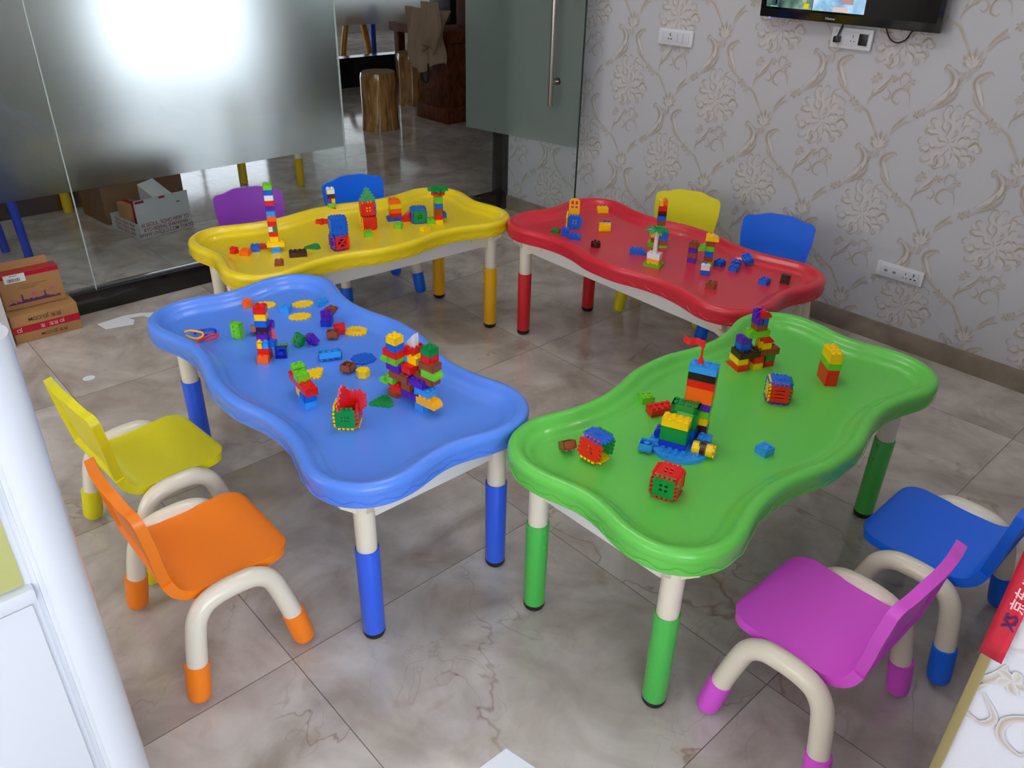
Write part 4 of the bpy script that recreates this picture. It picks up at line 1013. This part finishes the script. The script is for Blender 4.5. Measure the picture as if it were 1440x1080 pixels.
build('brick_pair', 'white brick on a blue brick in front of the yellow-capped tower, red table', 'brick pair', -1.485, 2.325, 35, [
    ('brick', 2, 2, 'blue', 0, 0, 0), ('brick', 2, 1, 'white', 0, -.5, 1), ('slope', 2, 1, 'blue', .2, .6, 1)])
loose('single brown brick nearest the front rim at the middle of the red table', 'brick', 2, 2, 'brown', -1.397, 2.240, 20)
loose('blue brick right of the yellow-capped tower on the red table', 'brick', 2, 2, 'blue', -1.500, 2.440, 0)
loose('blue brick, nearest of the three clustered blue bricks on the red table', 'brick', 2, 2, 'blue', -1.436, 2.436, 10)
loose('blue brick in the middle of the cluster of three on the red table', 'brick', 2, 2, 'blue', -1.458, 2.482, 20)
loose('blue brick tipped over at the back of the cluster of three on the red table', 'brick', 3, 2, 'blue', -1.440, 2.530, 0, rot=(R(25), R(12), R(-35)), z=TRAY_Z+.013)
loose('single blue brick near the right end of the red table', 'brick', 2, 2, 'blue', -1.296, 2.412, 5)
loose('dark brown brick on its end near the right rim of the red table', 'brick', 2, 2, 'dark brown', -1.256, 2.484, 0, rot=(R(90), 0, R(20)), z=TRAY_Z+.016)

# ---- toys on the yellow table
loose('red six-sided brick at the left end of the yellow table', 'hexbrick', 2.2, 2, 'red', -2.722, 1.140, 20)
loose('orange brick right beside the red six-sided one on the yellow table', 'brick', 2, 2, 'orange', -2.678, 1.164, 40)
loose('blue brick between the orange brick and the tall tower, yellow table', 'brick', 2, 2, 'blue', -2.696, 1.210, 60)
flatpanel('red toothed comb-shaped panel behind the foot of the tall tower, yellow table', 'tri', 'red', -2.716, 1.240, 50)
build('brick_tower', 'tallest slim brick tower with a green top, at the left of the yellow table', 'brick tower', -2.652, 1.268, 62, [
    ('brick', 3, 2, 'yellow', 0, 0, 1), ('half', 2, 2, 'sky blue', .2, -.8, 0), ('half', 2, 2, 'sky blue', .2, -.3, .5), ('brick', 4, 2, 'yellow', .2, -.3, 1), ('brick', 2, 2, 'yellow', 0, 0, 2), ('brick', 2, 2, 'red', 0, 0, 3), ('brick', 1, 2, 'white', -.5, 0, 4), ('brick', 1, 2, 'green', .5, 0, 4), ('brick', 2, 2, 'red', 0, 0, 5),
    ('brick', 2, 2, 'orange', 0, 0, 6), ('brick', 2, 2, 'sky blue', 0, 0, 7), ('brick', 2, 2, 'purple', 0, 0, 8), ('brick', 2, 2, 'red', 0, 0, 9), ('brick', 2, 2, 'white', 0, 0, 10), ('brick', 2, 2, 'blue', 0, 0, 11), ('brick', 2, 2, 'lime', 0, 0, 12)][1:])
loose('flat brown-orange brick nearest the front rim of the yellow table', 'half', 2, 3, 'brown', -2.520, 1.212, 62)
loose('dark brown long brick right of the tall tower on the yellow table', 'brick', 4, 2, 'dark brown', -2.548, 1.303, 63.8)
flatpanel('green triangular toothed panel near the dark brown brick, yellow table', 'tri', 'green', -2.592, 1.392, 40)
cube('purple and red toothed panel cube carrying a small blue cube, yellow table', -2.520, 1.462, 40, {
    'front': ('red', 'cross'), 'left': ('purple', 'cross'), 'top': ('blue', 'holes'), 'right': ('orange', 'slots'), 'back': ('purple', 'bars'), 'bottom': ('purple', 'holes')}, rot=(0, 0, R(80)))
cube('smaller blue slotted cube sitting on the purple and red cube, yellow table', -2.522, 1.463, 40, {
    'front': ('blue', 'slots'), 'left': ('blue', 'window'), 'top': ('blue', 'slots'), 'right': ('blue', 'bars'), 'back': ('blue', 'bars'), 'bottom': ('blue', 'holes')}, rot=(0, 0, R(70)), z=TRAY_Z+.0610)
build('brick_tower', 'brick tower with white top and dark brown layer at the back of the yellow table', 'brick tower', -2.902, 1.662, 66, [
    ('half', 3, 2, 'yellow', 0, 0, 0), ('brick', 2, 2, 'red', 0, 0, .5), ('brick', 2, 2, 'lime', 0, 0, 1.5), ('brick', 1, 2, 'purple', -.5, 0, 2.5), ('brick', 1, 2, 'yellow', .5, 0, 2.5), ('brick', 2, 2, 'dark brown', 0, 0, 3.5), ('brick', 2, 2, 'white', 0, 0, 4.5)])
build('gear_piece', 'red flower-shaped toothed piece left of the blue cube on the yellow table', 'toy piece', -2.822, 1.565, 10, [('gearround', 3, 3, 'red', 0, 0, 0)])
cube('red toothed panel pineapple with green leaf crown on the yellow table', -2.646, 1.674, 0, {
    'front': ('red', 'dots'), 'left': ('yellow', 'holes'), 'right': ('red', 'slots'), 'back': ('yellow', 'bars')}, rot=(0, 0, R(66)), name='panel_pineapple',
    extra=(('red', 'window', (0, -.0205, .066), (PI/2, 0, 0)), ('blue', 'slots', (.0205, 0, .066), (PI/2, 0, PI/2)), ('red', 'bars', (-.0205, 0, .066), (PI/2, 0, -PI/2)), ('green', 'tri', (0, -.012, .104), (R(80), 0, 0)), ('green', 'tri', (0, .010, .100), (R(90), 0, R(70)))))
loose('lime brick right in front of the red pineapple on the yellow table', 'brick', 2, 2, 'lime', -2.572, 1.622, 60)
build('brick_block', 'oval stack of orange, yellow and red bricks on a blue plate, yellow table', 'brick build', -2.674, 1.824, 66, [
    ('half', 4, 3, 'blue', -.3, -.3, 0), ('brick', 3, 2, 'red', 0, 0, .5), ('brick', 3, 2, 'orange', 0, 0, 1.5), ('brick', 3, 2, 'yellow', 0, 0, 2.5), ('curve', 3, 2, 'orange', 0, 0, 3.5)])
loose('lime brick in front of the orange and yellow stack on the yellow table', 'brick', 2, 2, 'lime', -2.576, 1.770, 40)
loose('red wedge brick between the orange stack and the green cube, yellow table', 'wedge', 2.4, 2, 'red', -2.632, 1.842, 66)
cube('green and blue toothed panel cube at the right of the yellow table', -2.588, 1.878, 66, {
    'front': ('green', 'window'), 'top': ('blue', 'holes'), 'left': ('blue', 'bars'), 'right': ('blue', 'bars'), 'back': ('green', 'bars'), 'bottom': ('blue', 'holes')})
loose('lime brick between the green cube and the tree tower on the yellow table', 'brick', 2, 2, 'lime', -2.545, 1.906, 66, rot=(R(0), 0, R(66)))
build('gear_piece', 'yellow flower-shaped toothed piece near the front rim of the yellow table', 'toy piece', -2.488, 1.836, 10, [('daisy', 2.4, 3, 'yellow', 0, 0, 0)])
build('brick_tree', 'brick tree tower with a green round crown at the right of the yellow table', 'toy tree', -2.520, 1.930, 66, [
    ('brick', 2, 2, 'yellow', 0, 0, 0), ('brick', 2, 2, 'red', 0, 0, 1), ('brick', 2, 2, 'brown', 0, 0, 2), ('half', 2, 2, 'brown', 0, 0, 3), ('brick', 2, 2, 'blue', 0, 0, 3.5), ('brick', 2, 2, 'lime', 0, 0, 4.5), ('half', 2, 2, 'lime', 0, 0, 5.5),
    ('brick', 1, 2, 'blue', 1.6, .6, 1.1), ('gearround', 3.2, 3, 'red', 0, 0, 6.3), ('daisy', 4.6, 4, 'green', 0, 0, 7.2)])

# ------------------------------------------------------------------ wall fittings
def socket(label, x0, x1, z0, z1, parts_):
    W_, H_ = x1-x0, z1-z0
    t = empty('wall_socket', ((x0+x1)/2, YW-.003, z0), label=label, cat='socket')
    bm = bmesh.new(); add_box(bm, (W_, .014, H_), (0, -.006, H_/2), bevel=.003); obj('face_plate', bm, M_WHITEPLAST, t)
    bm = bmesh.new(); add_box(bm, (W_*.82, .004, H_*.66), (0, -.0145, H_/2), bevel=.001); obj('module_strip', bm, pmat('white switch rocker', (212, 217, 226), .25), t)
    for kind, px in parts_:
        x = px*W_; bm = bmesh.new(); y = -.0172; nm = 'socket_holes'
        if kind == 'three':
            add_box(bm, (.0026, .001, .009), (x, y, H_/2+.008)); add_box(bm, (.006, .001, .0026), (x-.007, y, H_/2-.009), (0, .5, 0)); add_box(bm, (.006, .001, .0026), (x+.007, y, H_/2-.009), (0, -.5, 0))
        elif kind == 'uk':
            add_box(bm, (.0045, .001, .012), (x, y, H_/2+.010)); add_box(bm, (.008, .001, .005), (x-.008, y, H_/2-.008)); add_box(bm, (.008, .001, .005), (x+.008, y, H_/2-.008))
        elif kind == 'usb':
            for q in (-1, 1): add_box(bm, (.008, .001, .0035), (x+q*.010, y, H_/2+.003))
        elif kind == 'rj':
            add_box(bm, (.013, .001, .010), (x, y, H_/2)); nm = 'data_port'
        elif kind == 'switch':
            add_box(bm, (.0012, .001, H_*.55), (x, y, H_/2)); nm = 'rocker_gap'
        elif kind == 'black':
            add_box(bm, (.036, .003, .042), (x, y, H_/2), bevel=.001); nm = 'black_port'
        obj(nm, bm, pmat('grey port', (120, 124, 130), .4) if kind in ('rj', 'switch') else M_DARKHOLE, t)
    return t
socket('white wall socket strip low on the papered wall, right of the red table', -1.278, -1.083, .292, .352, (('rj', -.28), ('rj', -.10), ('three', .14), ('uk', .31)))
socket('white double switch and socket plate high on the wall near the glass door', -2.556, -2.362, 1.070, 1.141, (('uk', -.14), ('switch', .08), ('switch', .24)))
s3 = socket('white socket plate partly hidden under the television', -1.690, -1.520, 1.145, 1.222, (('three', .05), ('black', .30)))

# television
tvt = empty('television', (-1.628, YW-.055, 1.237), rz=R(-.6), label='black flat television on the papered wall, showing camera pictures', cat='television', rot=(R(4), 0, 0))
M_TV = pmat('glossy black bezel', (8, 8, 9), .12, coat=.5)
bm = bmesh.new(); add_box(bm, (.745, .022, .435), (0, 0, .2175), bevel=.003); obj('bezel', bm, M_TV, tvt)
bm = bmesh.new(); add_box(bm, (.50, .030, .26), (0, .024, .20), bevel=.01); obj('back_housing', bm, M_DARKHOLE, tvt)
bm = bmesh.new(); add_box(bm, (.10, .03, .10), (0, .045, .22)); obj('wall_bracket', bm, M_DARKHOLE, tvt)
scr = pmat('dark screen glass', (4, 4, 6), .08)
bm = bmesh.new(); add_box(bm, (.706, .001, .388), (0, -.0117, .226)); obj('screen', bm, scr, tvt)
def feed(name, x0, x1, c0, c1, c2, e, scale):
    m = bpy.data.materials.new(name); m.use_nodes = True; nt = m.node_tree
    for n in list(nt.nodes): nt.nodes.remove(n)
    out = nt.nodes.new('ShaderNodeOutputMaterial'); em = nt.nodes.new('ShaderNodeEmission'); tc = nt.nodes.new('ShaderNodeTexCoord'); n = nt.nodes.new('ShaderNodeTexNoise'); r = nt.nodes.new('ShaderNodeValToRGB')
    n.inputs['Scale'].default_value = scale; n.inputs['Detail'].default_value = 6; n.inputs['Distortion'].default_value = .6
    r.color_ramp.elements[0].position = .3; r.color_ramp.elements[0].color = lin(c0); r.color_ramp.elements[1].position = .7; r.color_ramp.elements[1].color = lin(c2)
    e_ = r.color_ramp.elements.new(.5); e_.color = lin(c1)
    L = nt.links.new; L(tc.outputs['Object'], n.inputs[0]); L(n.outputs[0], r.inputs[0]); L(r.outputs[0], em.inputs[0]); em.inputs[1].default_value = e; L(em.outputs[0], out.inputs[0])
    bm = bmesh.new(); add_box(bm, (x1-x0, .0006, .18), ((x0+x1)/2, -.0126, .130)); return obj('camera_picture', bm, m, tvt)
feed('screen picture one', -.345, -.140, (40, 58, 66), (96, 122, 110), (150, 176, 160), .9, 14)
feed('screen picture two', -.137, .078, (90, 130, 170), (150, 190, 220), (214, 226, 238), 1.0, 12)
for (x, z_, sx, sz, c) in ((-.165, .052, .022, .018, (206, 196, 20)), (-.175, .070, .016, .010, (170, 178, 120)), (-.30, .062, .008, .02, (16, 20, 30)), (-.02, .050, .060, .016, (214, 186, 176)), (0.005, .085, .05, .03, (170, 140, 140)), (-.31, .043, .03, .003, (120, 210, 120)), (-.12, .043, .03, .003, (120, 210, 120))):
    bm = bmesh.new(); add_box(bm, (sx, .0004, sz), (x, -.0131, z_)); obj('picture_detail', bm, emat('picture %d %d' % (c[0], int(x*100)), c, .9), tvt)
text('brand_mark', 'Hisense', .013, pmat('silver print', (190, 190, 195), .3), tvt, frameM((-.055, -.0125, .015), (1, 0, 0), (0, 0, 1)))
bm = bmesh.new(); add_cyl(bm, .003, .002, (-.325, -.011, -.001), 'Y', 12); obj('power_light', bm, emat('power light', (60, 70, 255), 5), tvt)
bm = bmesh.new(); add_box(bm, (.022, .03, .024), (0, 0, 0), bevel=.005); add_tube(bm, catmull([(0, 0, .010), (.004, .003, .03), (.010, .010, .06), (.012, .012, .09)], 5), .0035, 10)
o = obj('plug', bm, M_DARKHOLE); o.location = (-1.655, YW-.033, 1.178); tag(o, 'black plug and lead in the socket under the television', 'plug')
o = tube('cable', catmull([(-1.475, YW-.02, 1.235), (-1.45, YW-.022, 1.20), (-1.42, YW-.024, 1.188), (-1.39, YW-.022, 1.20), (-1.372, YW-.02, 1.235)], 6), .003, M_DARKHOLE, None, 8); tag(o, 'black cable looping below the right part of the television', 'cable')

# ------------------------------------------------------------------ cardboard boxes by the glass wall
M_CHAR = pmat('dark box print', (84, 48, 36), .7); M_PURP = pmat('purple box print', (92, 34, 96), .7); M_TAPETXT = pmat('pale print on tape', (226, 170, 176), .4)
b1 = empty('cardboard_box', (-3.566, .622, 0), label='brown cardboard box with red printed tape on the floor under another box', cat='box')
bm = bmesh.new(); add_box(bm, (.125, .255, .121), (0, 0, .0605), bevel=.002); obj('carton', bm, M_CARD, b1)
bm = bmesh.new(); add_box(bm, (.001, .2552, .030), (.0632, 0, .058)); obj('red_tape', bm, M_REDTAPE, b1)
fr_ = lambda y, z: frameM((.0640, y, z), (0, 1, 0), (0, 0, 1))
text('printed_text', '京东 JD.COM', .022, M_CHAR, b1, frameM((.0633, .0, .096), (0, -1, 0), (0, 0, -1)))
text('printed_text', '京东 JD.COM', .018, M_CHAR, b1, frameM((.0633, .02, .022), (0, -1, 0), (0, 0, -1)))
text('tape_text', 'JD 京东   东', .018, M_TAPETXT, b1, frameM((.0640, .02, .058), (0, -1, 0), (0, 0, -1)))
text('tape_text', 'JD', .020, M_TAPETXT, b1, frameM((.0640, -.105, .058), (0, -1, 0), (0, 0, -1)))
b2 = empty('cardboard_box', (-3.600, .618, .1215), rot=(0, R(-4), R(-1)), label='upper brown cardboard box with white barcode label and purple skyline print', cat='box')
bm = bmesh.new(); add_box(bm, (.070, .228, .150), (0, 0, .075), bevel=.002); obj('carton', bm, M_CARD, b2)
bm = bmesh.new(); add_box(bm, (.004, .21, .035), (-.032, -.012, .165), (0, R(-12), 0)); obj('flap', bm, M_CARD, b2)
bm = bmesh.new(); add_box(bm, (.0008, .2284, .020), (.0353, 0, .139)); add_box(bm, (.07, .2284, .0008), (0, 0, .1503)); obj('red_tape', bm, M_REDTAPE, b2)
bm = bmesh.new(); add_box(bm, (.0008, .078, .034), (.0360, -.052, .128)); obj('barcode_label', bm, pmat('white label', (226, 226, 228), .4), b2)
bm = bmesh.new(); rr = random.Random(2); y = -.080
while y < -.034:
    w_ = rr.choice((.0008, .0014, .002)); add_box(bm, (.0004, w_, .014), (.0366, y, .122)); y += w_+rr.choice((.001, .0016))
add_box(bm, (.0004, .03, .002), (.0366, -.055, .139)); obj('barcode', bm, pmat('black print', (30, 30, 36), .5), b2)
bm = bmesh.new(); y = -.095; P = [(-.100, 0)]
for i in range(30):
    h_ = .004+.006*rr.random()+(.022 if i in (8, 21) else 0)+(.006 if 7 < i < 24 else 0); P += [(-.100+i*.0066, h_), (-.100+(i+.85)*.0066, h_)]
P += [(.098, 0)]
add_prism(bm, P, 0, .0003, M=frameM((.0353, 0, .020), (0, 1, 0), (0, 0, 1))); obj('skyline_print', bm, M_PURP, b2)
for (yy, zz, s_) in ((-.085, .040, .012), (-.066, .034, .014), (.0, .052, .022), (.030, .050, .012), (.070, .058, .016)):
    bm = bmesh.new(); add_cyl(bm, s_/2, .0003, (.0354, yy, zz), 'X', 16); bmesh.ops.scale(bm, vec=(1, 1, .6), verts=bm.verts, space=Matrix.Translation((0, 0, -zz))); obj('cloud_print', bm, pmat('pink print', (176, 84, 140), .7), b2)
for zz, l_ in ((.094, .10), (.086, .08), (.079, .05)):
    bm = bmesh.new(); add_box(bm, (.0003, l_, .0016), (.0353, -.01+.02*(zz > .09), zz)); obj('small_print', bm, M_CHAR, b2)

# carton beyond the glass
b3 = empty('delivery_carton', (-4.437, 1.348, 0), rz=R(98), label='open grey carton with red city names behind the glass wall, left of the purple chair', cat='box')
M_GREYC = pmat('grey printed carton', (190, 196, 198), .7); M_REDP = pmat('red carton print', (140, 20, 34), .6)
bm = bmesh.new(); L3, D3 = .313, .31
add_box(bm, (L3, .004, .215), (L3/2, -.002+.004, .1075)); obj('front_flap', bm, M_GREYC, b3)
bm = bmesh.new(); add_box(bm, (.004, D3, .085), (.002, D3/2, .0425)); add_box(bm, (.004, D3, .085), (L3-.002, D3/2, .0425)); add_box(bm, (L3, .004, .085), (L3/2, D3, .0425)); add_box(bm, (L3, D3, .004), (L3/2, D3/2, .002)); obj('carton', bm, M_GREYC, b3)
for i, s_ in enumerate(('WWW.UNIQLO.COM TOKYO', 'KYO BEIJING SHANGHAI', 'AI SEOUL  SOHO NEW YO')):
    text('printed_text', s_, .030, M_REDP, b3, frameM((L3/2, -.0005, .020+i*.027), (1, 0, 0), (0, 0, 1)), sx=.80)
    text('printed_text', 'TOKYO SEOUL NEW', .026, M_REDP, b3, frameM((-.0006, D3/2, .018+i*.025), (0, -1, 0), (0, 0, 1)), sx=.9)
bm = bmesh.new(); add_box(bm, (.05, .001, .014), (.03, -.001, .205)); add_box(bm, (.035, .001, .012), (.16, -.001, .208)); obj('red_mark', bm, M_REDP, b3)
bm = bmesh.new(); add_box(bm, (.02, .001, .005), (.25, -.001, .165)); obj('hand_slot', bm, M_DARKHOLE, b3)
t = box('foam_block', (.20, .10, .10), (-4.60, 1.53, .17), pmat('pale foam', (206, 210, 212), .8), bevel=.005, rot=(R(10), R(18), R(12))); tag(t, 'pale foam block sticking out of the grey carton', 'packing foam')
t = box('small_parcel', (.10, .09, .15), (-4.62, 1.38, .09), M_CARD, bevel=.003, rot=(0, 0, R(10))); tag(t, 'small brown parcel inside the grey carton behind the glass', 'parcel')
bt = box('parcel_tape', (.102, .03, .152), (0, .0, 0), M_REDTAPE, t)
b4 = empty('brown_carton', (-4.98, 1.52, 0), rz=R(6), label='large open brown carton standing behind the grey printed carton', cat='box')
bm = bmesh.new(); add_box(bm, (.30, .006, .30), (0, -.24, .15)); add_box(bm, (.30, .006, .30), (0, .24, .15)); add_box(bm, (.006, .48, .30), (-.15, 0, .15)); add_box(bm, (.006, .48, .30), (.15, 0, .15)); add_box(bm, (.3, .48, .006), (0, 0, .003)); obj('carton', bm, M_CARDSHADE, b4)
bm = bmesh.new(); add_box(bm, (.28, .005, .14), (0, .30, .285), (R(-105), 0, 0)); obj('flap', bm, M_CARDSHADE, b4)

# legs of play furniture seen through the clear strip
def leg_tube(name, pts, r, col, label, cat, cn):
    o = tube(name, pts, r, pmat('painted tube '+cn, col, .35), None, 16); return tag(o, label, cat)
leg_tube('swing_frame_leg', [(-4.70, .745, 0), (-4.62, .70, .62)], .022, (24, 62, 190), 'left blue tube leg behind the glass at the far left', 'frame leg', 'blue')
leg_tube('swing_frame_leg', [(-4.545, .815, 0), (-4.60, .80, .62)], .022, (24, 62, 190), 'slanting blue tube leg behind the glass, right of the other blue leg', 'frame leg', 'blue')
for x, y, lab in ((-5.18, 1.20, 'short yellow tube leg behind the glass left of the cartons'), (-5.12, 2.285, 'yellow tube leg behind the glass above the purple chair'), (-4.85, 2.56, 'yellow tube leg behind the glass left of the doorway, rightmost of three')):
    t = empty('bench_leg', (x, y, 0), label=lab, cat='furniture leg')
    tube('lower_tube', [(0, 0, .004), (0, 0, .18)], .028, pmat('painted tube yellow', (214, 178, 10), .35), t, 20)
    tube('upper_tube', [(0, 0, .178), (0, 0, .60)], .023, M_CREAM, t, 20)
# room beyond the far partition: legs of coloured furniture
for x, y, a, c, cn, lab in ((-8.75, 5.05, 0, (28, 56, 170), 'blue', 'upright blue tube leg in the room beyond the far partition'), (-8.7, 5.75, 0, (28, 56, 170), 'blue', 'second upright blue tube leg beyond the far partition')):
    leg_tube('far_furniture_leg', [(x, y, 0), (x, y, .75)], .035, c, lab, 'furniture leg', cn)
t = empty('far_chair_frame', (-8.6, 5.35, 0), label='orange-yellow arched chair frame in the room beyond the far partition', cat='chair frame')
for q in (0, .75):
    tube('arched_leg', catmull([(0, -.12+q, 0), (0, -.06+q, .38), (0, .02+q, .62), (0, .16+q, .62), (0, .24+q, .38), (0, .30+q, 0)], 5), .035, pmat('painted tube amber', (206, 130, 20), .35), t, 14)

# paper scraps
def sheet(label, pts, z, name='paper_scrap', mat=None):
    bm = bmesh.new(); add_prism(bm, pts, z, z+.0006); o = obj(name, bm, mat or pmat('white paper', (228, 232, 238), .6), None, 0); return tag(o, label, 'paper')
sheet('white paper strip torn on the floor in front of the black channel', [(-3.500, .806), (-3.425, .818), (-3.400, .925), (-3.445, .945), (-3.475, .93), (-3.462, .99), (-3.430, 1.00), (-3.395, 1.10), (-3.425, 1.11), (-3.470, 1.03), (-3.500, .99), (-3.515, .92)][::-1], .0005)
sheet('corner of a white sheet of paper at the bottom edge of the photo', [(-.794, .756), (-.700, .775), (-.62, .62), (-.80, .60)][::-1], .0005)
sheet('small white oval scrap on the floor left of the yellow chair', [(-3.033+.020*math.cos(a), .622+.022*math.sin(a)) for a in [2*PI*k/16 for k in range(16)]], .0005)

# ------------------------------------------------------------------ white cabinet, left foreground
FX = -1.02
wc = empty('white_cabinet', (-1.24, -.40, 0), label='white lacquered cabinet with a rounded edge at the lower left, nearest the camera', cat='cabinet')
def wpart(name, lo, hi, mat=None, bevel=.003):
    lo = (lo[0]+1.24, lo[1]+.40, lo[2]); hi = (hi[0]+1.24, hi[1]+.40, hi[2]); return box2(name, lo, hi, mat or M_WHITEFURN, wc, bevel)
wpart('body', (-1.46, -.95, 0), (FX-.012, .100, 1.085))
bm = bmesh.new(); add_cyl(bm, .042, 1.095, (-1.062+1.24, .103+.40, .5475), seg=48); add_box(bm, (.36, .05, 1.09), (-1.27+1.24, .120+.40, .545)); obj('rounded_post', bm, M_WHITEFURN, wc)
bm = bmesh.new(); add_box(bm, (.014, .010, 1.08), (FX-.010+1.24, .085+.40, .54), bevel=.003); obj('edge_bead', bm, M_WHITEFURN, wc)
wpart('lower_door', (FX-.012, -.90, .03), (FX-.002, .066, .712))
wpart('shelf_edge', (FX-.030, -.90, .716), (FX+.004, .074, .742), None, .006)
wpart('inset_panel', (FX-.012, -.90, .745), (FX-.008, .066, .856), pmat('yellow-green panel', (182, 184, 116), .35), .0005)
wpart('upper_door', (FX-.012, -.90, .860), (FX-.002, .066, 1.075))
wpart('door_handle', (FX-.002, -.03, .905), (FX+.006, .030, .920), pmat('grey pull', (150, 152, 158), .3), .002)
t = box2('white_board', (-3.50, .20, 0), (-3.482, .485, 1.25), pmat('white laminated board', (214, 214, 212), .4), bevel=.001); tag(t, 'tall white board edge standing by the cardboard boxes at the left', 'board')

# corner guard and red tape on the right-hand wall corner
t = box2('corner_guard', (XR-.002, .822, 0), (XR+.009, .8295, 2.75), pmat('olive wood trim', (134, 120, 76), .5), bevel=.0015); tag(t, 'narrow olive wooden corner strip on the papered wall edge, lower right', 'corner strip')
rt = empty('red_tape_strip', (XR-.007, .8212, .842), label='red printed tape stuck over the corner strip at the right edge', cat='tape')
bm = bmesh.new(); n_ = 14; g = []
for i in range(n_+1):
    g.append([bm.verts.new((x_, -.0006-.0011*random.random(), .30*i/n_+(.004*random.random() if 0 < i < n_ else 0))) for x_ in (.003, .011, .019, .027)])
for i in range(n_):
    for j in range(3): bm.faces.new((g[i][j], g[i][j+1], g[i+1][j+1], g[i+1][j]))
o = obj('tape', bm, M_REDTAPE, rt, 30); md = o.modifiers.new('thick', 'SOLIDIFY'); md.thickness = .0004
text('tape_text', '京东 JD', .016, M_TAPETXT, rt, frameM((.020, -.0026, .10), (0, 0, 1), (-1, 0, 0)))
text('tape_text', 'XS', .018, pmat('navy print', (40, 24, 90), .4), rt, frameM((.019, -.0026, .058), (0, 0, 1), (-1, 0, 0)))
